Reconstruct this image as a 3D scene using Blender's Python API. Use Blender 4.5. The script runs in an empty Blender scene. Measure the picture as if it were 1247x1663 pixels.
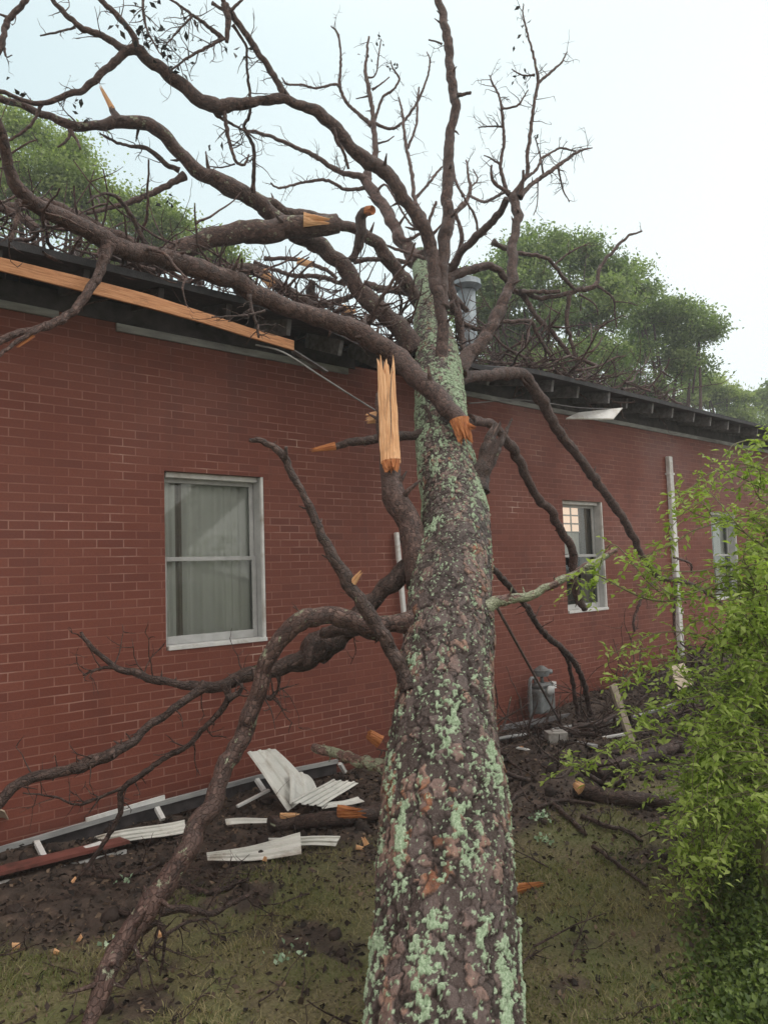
import bpy, math, random
import numpy as np
from mathutils import Matrix, Vector
rad = math.radians
random.seed(7); RNG = np.random.default_rng(11)
S = bpy.context.scene; COL = S.collection

# ------------------------------------------------------------------ camera, sky, sun, exposure
TH, PT, RO = rad(47.85), rad(4.41), rad(-1.954)
FPX, CAM_D, CAM_H = 1250.0, 5.9, 2.1
F_ = np.array([math.cos(TH)*math.cos(PT), math.sin(TH)*math.cos(PT), math.sin(PT)])
R_ = np.array([math.sin(TH), -math.cos(TH), 0.]); U_ = np.cross(R_, F_)
R_, U_ = math.cos(RO)*R_ + math.sin(RO)*U_, math.cos(RO)*U_ - math.sin(RO)*R_
C_ = np.array([0., -CAM_D, CAM_H])
cd = bpy.data.cameras.new("camera"); cam = bpy.data.objects.new("camera", cd); COL.objects.link(cam)
M = Matrix.Identity(4)
for i in range(3):
    M[i][0], M[i][1], M[i][2], M[i][3] = R_[i], U_[i], -F_[i], C_[i]
cam.matrix_world = M
cd.sensor_fit = 'VERTICAL'; cd.sensor_height = 24; cd.lens = FPX/1663*24
cd.clip_start = .05; cd.clip_end = 1500
S.camera = cam
S.view_settings.view_transform = 'Standard'; S.view_settings.look = 'None'
S.view_settings.exposure = .12; S.view_settings.gamma = 1

world = bpy.data.worlds.new("World"); S.world = world; world.use_nodes = True
wt = world.node_tree; wn = wt.nodes; wl = wt.links
bg = wn["Background"]; bg.inputs[1].default_value = .1
SUN_EL, SUN_AZ = rad(58), rad(-40)          # azimuth measured from +X towards +Y
sky = wn.new("ShaderNodeTexSky"); sky.sky_type = 'NISHITA'; sky.sun_disc = False
sky.sun_elevation = SUN_EL; sky.sun_rotation = math.pi/2 - SUN_AZ
sky.dust_density = 4
tc = wn.new("ShaderNodeTexCoord")
dt = wn.new("ShaderNodeVectorMath"); dt.operation = 'DOT_PRODUCT'
dt.inputs[1].default_value = tuple(R_*.8 + F_*.25)
wl.new(tc.outputs['Generated'], dt.inputs[0])
nz = wn.new("ShaderNodeTexNoise"); nz.inputs['Scale'].default_value = 1.6; nz.inputs['Detail'].default_value = 3
wl.new(tc.outputs['Generated'], nz.inputs['Vector'])
ad = wn.new("ShaderNodeMath"); ad.operation = 'MULTIPLY_ADD'; ad.inputs[1].default_value = .22
wl.new(nz.outputs['Fac'], ad.inputs[0]); wl.new(dt.outputs['Value'], ad.inputs[2])
rp = wn.new("ShaderNodeValToRGB"); e = rp.color_ramp.elements
e[0].position = .0; e[0].color = (.66, .80, .84, 1)
e[1].position = .62; e[1].color = (.95, 1.03, 1.03, 1)
em = e.new(.36); em.color = (.82, .94, .955, 1)
wl.new(ad.outputs[0], rp.inputs[0])
sc10 = wn.new("ShaderNodeVectorMath"); sc10.operation = 'SCALE'; sc10.inputs['Scale'].default_value = 10.6
sep = wn.new("ShaderNodeSeparateXYZ"); wl.new(tc.outputs['Generated'], sep.inputs[0])
zr = wn.new("ShaderNodeMapRange"); zr.interpolation_type = 'SMOOTHSTEP'; zr.inputs[1].default_value = .55; zr.inputs[2].default_value = .95
wl.new(sep.outputs[2], zr.inputs[0])
zm = wn.new("ShaderNodeMix"); zm.data_type = 'RGBA'; zm.inputs[7].default_value = (1.5, 1.42, 1.33, 1)
wl.new(zr.outputs[0], zm.inputs[0]); wl.new(rp.outputs[0], zm.inputs[6])
db = wn.new("ShaderNodeVectorMath"); db.operation = 'DOT_PRODUCT'; db.inputs[1].default_value = tuple(-F_)
wl.new(tc.outputs['Generated'], db.inputs[0])
br2 = wn.new("ShaderNodeMapRange"); br2.interpolation_type = 'SMOOTHSTEP'; br2.inputs[1].default_value = -.35; br2.inputs[2].default_value = .35
wl.new(db.outputs['Value'], br2.inputs[0])
bm_ = wn.new("ShaderNodeMix"); bm_.data_type = 'RGBA'; bm_.inputs[7].default_value = (1.22, 1.14, 1.05, 1)
wl.new(br2.outputs[0], bm_.inputs[0]); wl.new(zm.outputs[2], bm_.inputs[6])
wl.new(bm_.outputs[2], sc10.inputs[0])
mx = wn.new("ShaderNodeMix"); mx.data_type = 'RGBA'; mx.inputs[0].default_value = .95
wl.new(sky.outputs[0], mx.inputs[6]); wl.new(sc10.outputs[0], mx.inputs[7])
wl.new(mx.outputs[2], bg.inputs[0])
sl = bpy.data.lights.new("sun", 'SUN'); sl.energy = .8; sl.angle = rad(25); sl.color = (1, .95, .88)
so = bpy.data.objects.new("sun", sl); COL.objects.link(so)
sd = Vector((math.cos(SUN_EL)*math.cos(SUN_AZ), math.cos(SUN_EL)*math.sin(SUN_AZ), math.sin(SUN_EL)))
so.rotation_euler = sd.to_track_quat('Z', 'Y').to_euler(); so.location = (0, -10, 30)

# ------------------------------------------------------------------ photo rays -> world points
def ray(x, y): return F_ + R_*((x-623.5)/FPX) - U_*((y-831.5)/FPX)
def P(x, y, Z): return C_ + ray(x, y)*Z
def onY(x, y, Y=0.):
    r = ray(x, y); return C_ + r*((Y-C_[1])/r[1])
def onX(x, y, X):
    r = ray(x, y); return C_ + r*((X-C_[0])/r[0])
def depth(p): return float((np.asarray(p)-C_) @ F_)

# ------------------------------------------------------------------ noise in numpy
def _h(i):
    n = (i[:, 0]*374761393 + i[:, 1]*668265263 + i[:, 2]*1274126177) & 0xffffffff
    n = ((n ^ (n >> 13))*1274126177) & 0xffffffff
    n = ((n ^ (n >> 16))*2246822519) & 0xffffffff
    return ((n ^ (n >> 15)) & 0xffffff)/float(0xffffff)
def vn(p):
    p = np.asarray(p, float); i = np.floor(p).astype(np.int64); f = p-i; u = f*f*(3-2*f); o = 0
    for a in (0, 1):
        for b in (0, 1):
            for c in (0, 1):
                w = (u[:, 0] if a else 1-u[:, 0])*(u[:, 1] if b else 1-u[:, 1])*(u[:, 2] if c else 1-u[:, 2])
                o = o + w*_h(i+np.array([a, b, c]))
    return o
def fbm(p, o=4):
    p = np.asarray(p, float); s = 0; a = 1; t = 0
    for k in range(o):
        s = s + a*vn(p*2**k + 17.3*k); t += a; a *= .5
    return s/t
def smooth(a, b, x):
    t = np.clip((x-a)/(b-a), 0, 1); return t*t*(3-2*t)

def ground_z(X, Y):
    X = np.atleast_1d(np.asarray(X, float)); Y = np.atleast_1d(np.asarray(Y, float))
    q = np.stack([X, Y, X*0], 1)
    z = .27 + .03*np.clip(Y, -6, 0)
    rough = .35 + .65*smooth(-2.6, -1.2, Y)
    z = z + (fbm(q*1.1, 3)-.5)*.10 + rough*((fbm(q*5+9, 3)-.5)*.10 + (fbm(q*17+3, 2)-.5)*.035)
    for (mx_, my, s, hgt) in ((6.0, -1.5, .8, .18), (8.9, -.75, .9, .26), (11.3, -.6, 1.0, .5), (2.4, -1.7, .7, .05), (5.2, -2.4, .7, .06), (7.3, -2.0, .9, .12)):
        z = z + hgt*np.exp(-((X-mx_)**2+(Y-my)**2)/(s*s))
    for (mx_, my, s, hgt) in ((4.6, -.55, .7, -.10), (7.3, -.45, .8, -.12), (2.2, -.5, .6, -.06)):
        z = z + hgt*np.exp(-((X-mx_)**2+(Y-my)**2)/(s*s))
    fade = smooth(14, 22, np.abs(X-5)) ; z = z*(1-fade) + .2*fade
    inside = smooth(-.05, .05, Y); z = z*(1-inside) + .2*inside
    return z
def G(x, y, up=0.):
    r = ray(x, y); z = .2
    for _ in range(6):
        p = C_ + r*((z-C_[2])/r[2]); z = float(ground_z(p[0], p[1])[0]) + up
    return p

# ------------------------------------------------------------------ object helpers
W0 = {}
def tag(o, label=None, cat=None, group=None, kind=None):
    if label: o['label'] = label
    if cat: o['category'] = cat
    if group: o['group'] = group
    if kind: o['kind'] = kind
    return o
def empty(name, loc, label, cat, group=None):
    o = bpy.data.objects.new(name, None); COL.objects.link(o); o.location = tuple(loc); o.empty_display_size = .1
    W0[o.name] = np.array(loc, float); return tag(o, label, cat, group)
def build(name, V, Fc, mat, parent=None, attrs=None, smoothf=True, origin=None):
    V = np.asarray(V, float)
    if parent is not None: org = W0[parent.name]
    elif origin is not None: org = np.array(origin, float)
    else: org = np.array([V[:, 0].mean(), V[:, 1].mean(), V[:, 2].min()])
    me = bpy.data.meshes.new(name)
    if isinstance(Fc, np.ndarray):
        n, k = Fc.shape
        me.vertices.add(len(V)); me.vertices.foreach_set('co', (V-org).astype(np.float32).ravel())
        me.loops.add(n*k); me.loops.foreach_set('vertex_index', Fc.astype(np.int32).ravel())
        me.polygons.add(n); me.polygons.foreach_set('loop_start', np.arange(0, n*k, k, dtype=np.int32))
        me.update(calc_edges=True)
    else:
        me.from_pydata([tuple(v) for v in (V-org)], [], [tuple(f) for f in Fc])
    for k_, a in (attrs or {}).items():
        a = np.asarray(a, np.float32)
        if a.ndim == 2:
            me.attributes.new(k_, 'FLOAT_VECTOR', 'POINT').data.foreach_set('vector', a.ravel())
        else:
            me.attributes.new(k_, 'FLOAT', 'POINT').data.foreach_set('value', a)
    if smoothf: me.polygons.foreach_set('use_smooth', [True]*len(me.polygons))
    me.update()
    me.materials.append(mat)
    o = bpy.data.objects.new(name, me); COL.objects.link(o)
    if parent is not None:
        o.parent = parent
    else: o.location = tuple(org)
    W0[o.name] = org
    return o
class MB:
    def __init__(s): s.v = []; s.f = []; s.tc = []; s.rn = []; s.n = 0
    def add(s, V, Fc, tcv=None, rnd=None):
        V = np.asarray(V, float); b = s.n
        s.v.append(V); s.n += len(V)
        s.f += [tuple(int(i)+b for i in f) for f in Fc]
        s.tc.append(V if tcv is None else tcv)
        s.rn.append(np.full(len(V), random.random() if rnd is None else rnd)); return s
    def box(s, c, size, ax=None):
        c = np.asarray(c, float); A = np.eye(3) if ax is None else np.array([np.asarray(a, float)/np.linalg.norm(a) for a in ax])
        hx = np.asarray(size, float)/2
        V = []; T = []
        for i in (-1, 1):
            for j in (-1, 1):
                for k in (-1, 1):
                    l = np.array([i*hx[0], j*hx[1], k*hx[2]]); V.append(c+l@A); T.append(l)
        s.add(V, [(0, 1, 3, 2), (4, 6, 7, 5), (0, 4, 5, 1), (2, 3, 7, 6), (0, 2, 6, 4), (1, 5, 7, 3)], np.array(T)+random.random()*9); return s
    def bounds(s, lo, hi):
        lo = np.array(lo, float); hi = np.array(hi, float); return s.box((lo+hi)/2, hi-lo)
    def beam(s, a, b, w, t, up=(0, 0, 1)):
        a = np.asarray(a, float); b = np.asarray(b, float); d = b-a; L = np.linalg.norm(d); d /= L
        sd_ = np.cross(np.asarray(up, float), d); sd_ /= np.linalg.norm(sd_); u = np.cross(d, sd_)
        return s.box((a+b)/2, (w, t, L), (sd_, u, d))
    def cyl(s, a, b, r0, r1=None, n=14):
        r1 = r0 if r1 is None else r1
        V, Fc, T = tube([a, b], [r0, r1], n, rough=0); s.add(V, Fc, T); return s
    def done(s, name, mat, parent=None, smoothf=False, bevel=0., origin=None):
        o = build(name, np.concatenate(s.v), s.f, mat, parent, {'tc': np.concatenate(s.tc), 'rnd': np.concatenate(s.rn)}, smoothf, origin)
        if bevel:
            m = o.modifiers.new('bevel', 'BEVEL'); m.width = bevel; m.segments = 2; m.limit_method = 'ANGLE'
        return o

def tube(pts, rr, n=8, rough=.0, cap=True, jag0=0., jag1=0., knots=0.):
    pts = np.asarray(pts, float); rr = np.asarray(rr, float); m = len(pts)
    T = np.gradient(pts, axis=0); T /= np.linalg.norm(T, axis=1)[:, None]+1e-9
    a = np.array([0, 0, 1.]) if abs(T[0][2]) < .9 else np.array([1., 0, 0])
    N = np.cross(T[0], a); N /= np.linalg.norm(N); Ns = [N]
    for i in range(1, m):
        N = N - T[i]*(N@T[i]); N /= np.linalg.norm(N)+1e-9; Ns.append(N)
    Ns = np.array(Ns); Bs = np.cross(T, Ns)
    ph = np.arange(n)*2*math.pi/n; cs, sn = np.cos(ph), np.sin(ph)
    sl_ = np.concatenate([[0], np.cumsum(np.linalg.norm(np.diff(pts, axis=0), axis=1))])
    D = Ns[:, None, :]*cs[None, :, None] + Bs[:, None, :]*sn[None, :, None]
    R = np.repeat(rr[:, None], n, 1)
    V = pts[:, None, :] + D*R[..., None]
    seed = random.random()*50
    if rough:
        q = (pts[:, None, :] + D*R[..., None])
        rm = max(rr.mean(), .004)
        n1 = fbm((q/(rm*2.2)).reshape(-1, 3)+seed, 2).reshape(m, n)-.5
        n2 = fbm((q/(rm*.6)).reshape(-1, 3)+seed, 2).reshape(m, n)-.5
        V = V + D*(R*(n1*.45+n2*.26)*rough)[..., None]
    if jag0: V[0] -= T[0]*(RNG.random(n)**1.5*jag0)[:, None]
    if jag1: V[-1] += T[-1]*(RNG.random(n)**1.5*jag1)[:, None]
    tcv = np.stack([np.repeat(cs[None], m, 0)*R, np.repeat(sn[None], m, 0)*R, np.repeat(sl_[:, None], n, 1)], -1) + seed
    V = V.reshape(-1, 3); tcv = tcv.reshape(-1, 3)
    Fc = []
    for i in range(m-1):
        for j in range(n):
            k = (j+1) % n; Fc.append((i*n+j, i*n+k, (i+1)*n+k, (i+1)*n+j))
    if cap:
        V = np.vstack([V, pts[0][None], pts[-1][None]]); tcv = np.vstack([tcv, tcv[:1], tcv[-2:-1]])
        b = m*n
        for j in range(n):
            k = (j+1) % n
            Fc.append((b, k, j)); Fc.append((b+1, (m-1)*n+j, (m-1)*n+k))
    return V, Fc, tcv

def spline(pts, rr, step):
    pts = np.asarray(pts, float); rr = np.asarray(rr, float); n = len(pts)
    Q = np.vstack([2*pts[0]-pts[1], pts, 2*pts[-1]-pts[-2]]); out = []; ro = []
    for i in range(n-1):
        p0, p1, p2, p3 = Q[i:i+4]; L = np.linalg.norm(p2-p1); k = max(2, int(L/step))
        for t in np.arange(k)/k:
            out.append(.5*((2*p1)+(p2-p0)*t+(2*p0-5*p1+4*p2-p3)*t*t+(3*p1-p0-3*p2+p3)*t**3)); ro.append(rr[i]+(rr[i+1]-rr[i])*t)
    out.append(pts[-1]); ro.append(rr[-1])
    return np.array(out), np.array(ro)

# ------------------------------------------------------------------ materials
class NT:
    def __init__(s, name):
        s.m = bpy.data.materials.new(name); s.m.use_nodes = True; s.t = s.m.node_tree; s.n = s.t.nodes
        s.b = s.n['Principled BSDF']; s.out = s.n['Material Output']
    def new(s, typ, **kw):
        n = s.n.new(typ)
        for k, v in kw.items(): setattr(n, k, v)
        return n
    def link(s, a, b): s.t.links.new(a, b)
    def attr(s, name): return s.new('ShaderNodeAttribute', attribute_name=name)
    def coord(s, name=None, scale=(1, 1, 1)):
        mp = s.new('ShaderNodeMapping'); mp.inputs['Scale'].default_value = scale
        if name: s.link(s.attr(name).outputs['Vector'], mp.inputs[0])
        else: s.link(s.new('ShaderNodeTexCoord').outputs['Object'], mp.inputs[0])
        return mp.outputs[0]
    def noise(s, vec, scale, detail=4, rough=.55, dist=0.):
        n = s.new('ShaderNodeTexNoise'); n.inputs['Scale'].default_value = scale; n.inputs['Detail'].default_value = detail
        n.inputs['Roughness'].default_value = rough; n.inputs['Distortion'].default_value = dist
        if vec is not None: s.link(vec, n.inputs['Vector'])
        return n.outputs['Fac']
    def ramp(s, fac, stops):
        r = s.new('ShaderNodeValToRGB'); el = r.color_ramp.elements
        el[0].position, el[0].color = stops[0][0], (*stops[0][1], 1)
        el[1].position, el[1].color = stops[-1][0], (*stops[-1][1], 1)
        for p, c in stops[1:-1]: q = el.new(p); q.color = (*c, 1)
        s.link(fac, r.inputs[0]); return r.outputs[0]
    def rampf(s, fac, a, b, va=0., vb=1.):
        m = s.new('ShaderNodeMapRange'); m.inputs[1].default_value = a; m.inputs[2].default_value = b
        m.inputs[3].default_value = va; m.inputs[4].default_value = vb
        s.link(fac, m.inputs[0]); return m.outputs[0]
    def mix(s, fac, a, b, mode='MIX'):
        m = s.new('ShaderNodeMix', data_type='RGBA', blend_type=mode)
        for v, i in ((fac, 0), (a, 6), (b, 7)):
            if hasattr(v, 'is_linked'): s.link(v, m.inputs[i])
            else: m.inputs[i].default_value = v if i == 0 else (*v, 1)
        return m.outputs[2]
    def math(s, op, a, b=0.):
        m = s.new('ShaderNodeMath', operation=op)
        for i, v in enumerate((a, b)):
            if hasattr(v, 'is_linked'): s.link(v, m.inputs[i])
            else: m.inputs[i].default_value = v
        return m.outputs[0]
    def set(s, col=None, rough=None, spec=None, metal=None):
        for v, k in ((col, 'Base Color'), (rough, 'Roughness'), (spec, 'Specular IOR Level'), (metal, 'Metallic')):
            if v is None: continue
            if hasattr(v, 'is_linked'): s.link(v, s.b.inputs[k])
            else: s.b.inputs[k].default_value = (*v, 1) if isinstance(v, tuple) else v
        return s
    def bump(s, h, strength=.5, dist=.01, prev=None):
        b = s.new('ShaderNodeBump'); b.inputs['Strength'].default_value = strength; b.inputs['Distance'].default_value = dist
        s.link(h, b.inputs['Height'])
        if prev is not None: s.link(prev, b.inputs['Normal'])
        s.link(b.outputs[0], s.b.inputs['Normal']); return b.outputs[0]

def mat_plain(name, c0, c1, rough=.6, scale=8., bump=.2, metal=0., spec=.4, dirt=None, stretch=(1, 1, 1)):
    t = NT(name); v = t.coord(None, stretch); n = t.noise(v, scale, 5)
    col = t.ramp(n, [(.3, c0), (.7, c1)])
    if dirt:
        d = t.rampf(t.noise(v, scale*.35, 6, .7, .6), .5, .68); col = t.mix(d, col, dirt)
    t.set(col, rough, spec, metal); t.bump(t.noise(v, scale*6, 3), bump, .004); return t.m

def mat_bark(name, lichen=.0, base=1., red=1.):
    t = NT(name); v = t.coord('tc', (1, 1, .75)); b = base
    wn_ = t.new('ShaderNodeTexNoise'); wn_.inputs['Scale'].default_value = 40; wn_.inputs['Detail'].default_value = 4; t.link(v, wn_.inputs['Vector'])
    wv_ = t.new('ShaderNodeVectorMath', operation='MULTIPLY_ADD'); wv_.inputs[1].default_value = (.016, .016, .016); t.link(wn_.outputs['Color'], wv_.inputs[0]); t.link(v, wv_.inputs[2])
    def vor(sc, feat):
        q = t.new('ShaderNodeTexVoronoi', feature=feat); q.inputs['Scale'].default_value = sc; t.link(wv_.outputs[0], q.inputs['Vector']); return q
    c1 = vor(42, 'F1'); c2 = vor(95, 'F1'); ed = vor(42, 'DISTANCE_TO_EDGE')
    sp1 = t.new('ShaderNodeSeparateColor'); t.link(c1.outputs['Color'], sp1.inputs[0])
    sp2 = t.new('ShaderNodeSeparateColor'); t.link(c2.outputs['Color'], sp2.inputs[0])
    n1 = t.noise(v, 30, 5, .65); n2 = t.noise(v, 130, 4, .65); n3 = t.noise(v, 4, 3)
    f = t.math('ADD', t.math('MULTIPLY', sp1.outputs[0], .38), t.math('ADD', t.math('MULTIPLY', sp2.outputs[0], .22), t.math('MULTIPLY', n1, .40)))
    col = t.ramp(f, [(.22, (.045*b, .027*b, .023*b)), (.42, (.105*b, .058*b*red, .048*b*red)), (.60, (.165*b, .094*b*red, .077*b*red)), (.80, (.29*b, .185*b, .155*b))])
    col = t.mix(t.rampf(n2, .52, .75, 0, .5), col, (.05*b, .034*b, .03*b))
    col = t.mix(t.rampf(n3, .45, .65, 0, .5), col, (.155*b, .108*b, .098*b))
    if lichen:
        l = t.noise(v, 13, 7, .72); lm = t.rampf(l, .66-lichen*.3, .69-lichen*.3)
        lc = t.ramp(n2, [(.3, (.20, .23, .15)), (.7, (.46, .48, .34))]); col = t.mix(lm, col, lc)
    t.set(col, t.rampf(n1, .3, .7, .42, .8), .4); t.b.inputs['Coat Weight'].default_value = .06; t.b.inputs['Coat Roughness'].default_value = .2
    h = t.math('ADD', t.math('ADD', t.math('MULTIPLY', sp1.outputs[1], .7), t.math('MULTIPLY', sp2.outputs[1], .35)), t.math('ADD', t.math('MULTIPLY', t.rampf(ed.outputs['Distance'], 0, .12), .5), t.math('MULTIPLY', n2, .5)))
    t.bump(h, 1., .014); return t.m

def mat_wood(name, c0, c1, c2, rough=.6):
    t = NT(name); v = t.coord('tc', (1, 1, .05)); n = t.noise(v, 110, 4, .6); n2 = t.noise(t.coord('tc', (1, 1, .5)), 14, 4)
    col = t.ramp(n, [(.28, c0), (.5, c1), (.75, c2)])
    col = t.mix(t.rampf(n2, .55, .75, 0, .6), col, tuple(x*.55 for x in c0))
    t.set(col, rough, .3); t.bump(n, .6, .006); return t.m

def mat_leaf(name, c0, c1, c2, trans=.35, rough=.45):
    t = NT(name); a = t.attr('rnd').outputs['Fac']
    col = t.ramp(a, [(0., c0), (.5, c1), (1., c2)])
    t.set(col, rough, .35)
    tr = t.new('ShaderNodeBsdfTranslucent'); t.link(t.mix(1., col, (1., 1.15, .5), 'MULTIPLY'), tr.inputs[0])
    m = t.new('ShaderNodeMixShader'); m.inputs[0].default_value = trans
    t.link(t.b.outputs[0], m.inputs[1]); t.link(tr.outputs[0], m.inputs[2]); t.link(m.outputs[0], t.out.inputs[0]); return t.m

MT = {}
# brick: 203 x 68 mm module, running bond; coordinates are metres along the wall
t = NT('brick'); uv = t.attr('tc').outputs['Vector']
br_ = t.new('ShaderNodeTexBrick'); br_.offset = .5; br_.squash = 1
for k, v in (('Scale', 1.), ('Mortar Size', .0052), ('Mortar Smooth', .25), ('Bias', 0.), ('Brick Width', .213), ('Row Height', .0677)): br_.inputs[k].default_value = v
br_.inputs['Color1'].default_value = (0, 0, 0, 1); br_.inputs['Color2'].default_value = (1, 1, 1, 1); br_.inputs['Mortar'].default_value = (.5, .5, .5, 1)
wob = t.new('ShaderNodeTexNoise'); wob.inputs['Scale'].default_value = 6; t.link(uv, wob.inputs['Vector'])
wv = t.new('ShaderNodeVectorMath', operation='MULTIPLY_ADD'); wv.inputs[1].default_value = (.004, .004, 0); t.link(wob.outputs['Color'], wv.inputs[0]); t.link(uv, wv.inputs[2])
t.link(wv.outputs[0], br_.inputs['Vector'])
nb = t.noise(uv, 2.2, 4); nf = t.noise(uv, 60, 4, .6); nl = t.noise(uv, .7, 4, .6)
bc = t.ramp(br_.outputs['Color'], [(0, (.165, .046, .030)), (.3, (.192, .054, .034)), (.7, (.202, .059, .037)), (1, (.228, .070, .045))])
bc = t.mix(t.rampf(nf, .3, .75, 0, .45), bc, (.11, .034, .03))
mc = t.ramp(nb, [(.36, (.23, .085, .060)), (.54, (.28, .125, .094)), (.66, (.37, .20, .16)), (.76, (.62, .47, .40))])
col = t.mix(br_.outputs['Fac'], bc, mc)
col = t.mix(t.rampf(nl, .52, .72, 0, .35), col, (.13, .05, .042))
st = t.noise(t.coord('tc', (3.5, .35, 1)), 1., 5, .6)
col = t.mix(t.rampf(st, .56, .75, 0, .28), col, (.07, .035, .032))
szz = t.new('ShaderNodeSeparateXYZ'); t.link(uv, szz.inputs[0])
damp = t.math('MULTIPLY', t.rampf(t.math('ADD', szz.outputs[1], t.math('MULTIPLY', nb, -.9)), .05, -.45, 0, 1.), .55)
col = t.mix(damp, col, (.075, .040, .034))
t.set(col, t.rampf(nl, .4, .65, .5, .75), .35)
h = t.math('ADD', t.math('MULTIPLY', br_.outputs['Fac'], -1.), t.math('MULTIPLY', nf, .35)); t.bump(h, .75, .006)
MT['brick'] = t.m
MT['shingle'] = mat_plain('shingle', (.02, .02, .024), (.055, .055, .06), .8, 14, .8)
MT['darkwood'] = mat_plain('dark_painted_wood', (.030, .027, .030), (.085, .075, .078), .7, 9, .3, dirt=(.02, .017, .017))
MT['graywood'] = mat_plain('weathered_gray_paint', (.09, .088, .095), (.22, .215, .22), .65, 7, .3, dirt=(.09, .085, .08), stretch=(1, 3, 3))
MT['frieze'] = mat_plain('old_white_trim', (.20, .205, .21), (.42, .43, .43), .6, 6, .2, dirt=(.14, .13, .12), stretch=(.6, 3, 3))
MT['white'] = mat_plain('white_paint', (.62, .63, .63), (.78, .79, .78), .45, 9, .15, dirt=(.45, .42, .38))
MT['siding'] = mat_plain('white_metal', (.52, .53, .50), (.70, .70, .66), .45, 6, .15, dirt=(.24, .18, .13), spec=.5)
MT['sash'] = mat_plain('gray_white_sash', (.36, .37, .37), (.52, .53, .53), .5, 8, .15)
MT['steel'] = mat_plain('galvanised_steel', (.20, .24, .27), (.34, .39, .43), .5, 9, .1, metal=.35)
MT['meter'] = mat_plain('gray_meter_paint', (.13, .145, .15), (.23, .25, .26), .5, 16, .2, dirt=(.09, .07, .06))
MT['rust'] = mat_plain('dull_brown_steel', (.06, .045, .045), (.16, .12, .11), .6, 20, .3)
MT['concrete'] = mat_plain('concrete', (.24, .23, .22), (.36, .35, .33), .9, 25, .5, dirt=(.12, .09, .07))
MT['redboard'] = mat_plain('brown_painted_board', (.13, .04, .032), (.20, .07, .055), .6, 9, .2, dirt=(.05, .025, .02))
MT['tanboard'] = mat_plain('tan_board', (.34, .28, .21), (.46, .39, .30), .7, 8, .2, dirt=(.2, .14, .1))
MT['oldplank'] = mat_plain('gray_plank', (.22, .18, .14), (.36, .31, .25), .8, 12, .4, dirt=(.12, .09, .07), stretch=(4, 4, 1))
MT['bark'] = mat_bark('limb_bark', .0, .72)
MT['barkl'] = mat_bark('limb_bark_lichen', .24, .76)
MT['barkp'] = mat_bark('thin_branch_bark', .08, .85, .95)
MT['barkg'] = mat_bark('gray_lichen_bark', .64, 1.4)
MT['deadwood'] = mat_bark('wet_dead_wood', .03, .52, 1.1)
MT['raw'] = mat_wood('raw_split_wood', (.44, .195, .085), (.72, .405, .205), (.85, .60, .37))
MT['fascia'] = mat_wood('raw_fascia_lumber', (.34, .14, .06), (.54, .26, .125), (.66, .37, .20))
MT['rawd'] = mat_wood('damp_split_wood', (.20, .055, .018), (.42, .15, .05), (.60, .28, .11))
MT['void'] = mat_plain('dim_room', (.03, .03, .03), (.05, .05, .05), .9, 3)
MT['curtain'] = mat_plain('pale_gray_curtain', (.72, .72, .69), (.83, .83, .80), .85, 5, .1, stretch=(1, 1, .2))
MT['curtaind'] = mat_plain('brown_gray_curtain', (.22, .19, .17), (.30, .26, .24), .85, 5, .1)
t = NT('window_glass'); gl = t.new('ShaderNodeBsdfGlossy'); gl.inputs['Roughness'].default_value = .03; gl.inputs[0].default_value = (.9, .95, .95, 1)
tr = t.new('ShaderNodeBsdfTransparent'); tr.inputs[0].default_value = (.80, .83, .82, 1)
fr = t.new('ShaderNodeFresnel'); fr.inputs[0].default_value = 1.5
ms = t.new('ShaderNodeMixShader'); t.link(t.math('MULTIPLY', fr.outputs[0], 1.3), ms.inputs[0]); t.link(tr.outputs[0], ms.inputs[1]); t.link(gl.outputs[0], ms.inputs[2]); t.link(ms.outputs[0], t.out.inputs[0])
MT['glass'] = t.m
t = NT('lit_blind'); t.set((.7, .5, .38), .8); t.b.inputs['Emission Color'].default_value = (1, .74, .56, 1); t.b.inputs['Emission Strength'].default_value = .8; MT['lit'] = t.m  # emission stands in for the bright reflection in the second window
MT['leaf_bg'] = mat_leaf('oak_leaves', (.095, .15, .06), (.205, .29, .115), (.39, .48, .22), .48)
MT['leaf_bg2'] = mat_leaf('yellow_green_leaves', (.12, .18, .06), (.255, .335, .12), (.43, .51, .22), .48)
MT['leaf_shrub'] = mat_leaf('shrub_leaves', (.10, .165, .026), (.27, .37, .07), (.50, .60, .20), .5, .4)
MT['leaf_low'] = mat_leaf('low_weed_leaves', (.05, .085, .022), (.11, .165, .04), (.20, .27, .07), .3)
MT['leaf_dead'] = mat_leaf('dead_dark_leaves', (.012, .014, .016), (.028, .030, .032), (.05, .045, .04), .1)
MT['stem'] = mat_plain('green_brown_stem', (.10, .10, .05), (.19, .17, .09), .6, 30, .2)
MT['grass'] = mat_leaf('grass_blades', (.095, .145, .036), (.17, .18, .068), (.34, .29, .165), .3, .6)
MT['litter'] = mat_leaf('bark_crumbs', (.015, .011, .009), (.05, .034, .027), (.20, .14, .095), 0., .8)
# ground: soil / worn turf by point attribute
t = NT('ground'); v = t.coord(None)
g1 = t.noise(v, 9, 6, .7); g2 = t.noise(v, 60, 4, .6)
soil = t.ramp(g1, [(.3, (.022, .016, .013)), (.52, (.062, .044, .035)), (.72, (.125, .086, .066))])
turf = t.ramp(g2, [(.3, (.07, .06, .030)), (.55, (.145, .125, .064)), (.75, (.23, .195, .11))])
turf = t.mix(t.rampf(t.noise(v, 2.2, 4), .42, .6, 0, .75), turf, (.105, .125, .042))
col = t.mix(t.attr('turf').outputs['Fac'], soil, turf)
t.set(col, .75, .35); t.bump(t.math('ADD', g1, t.math('MULTIPLY', g2, .5)), .9, .02); MT['ground'] = t.m
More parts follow.
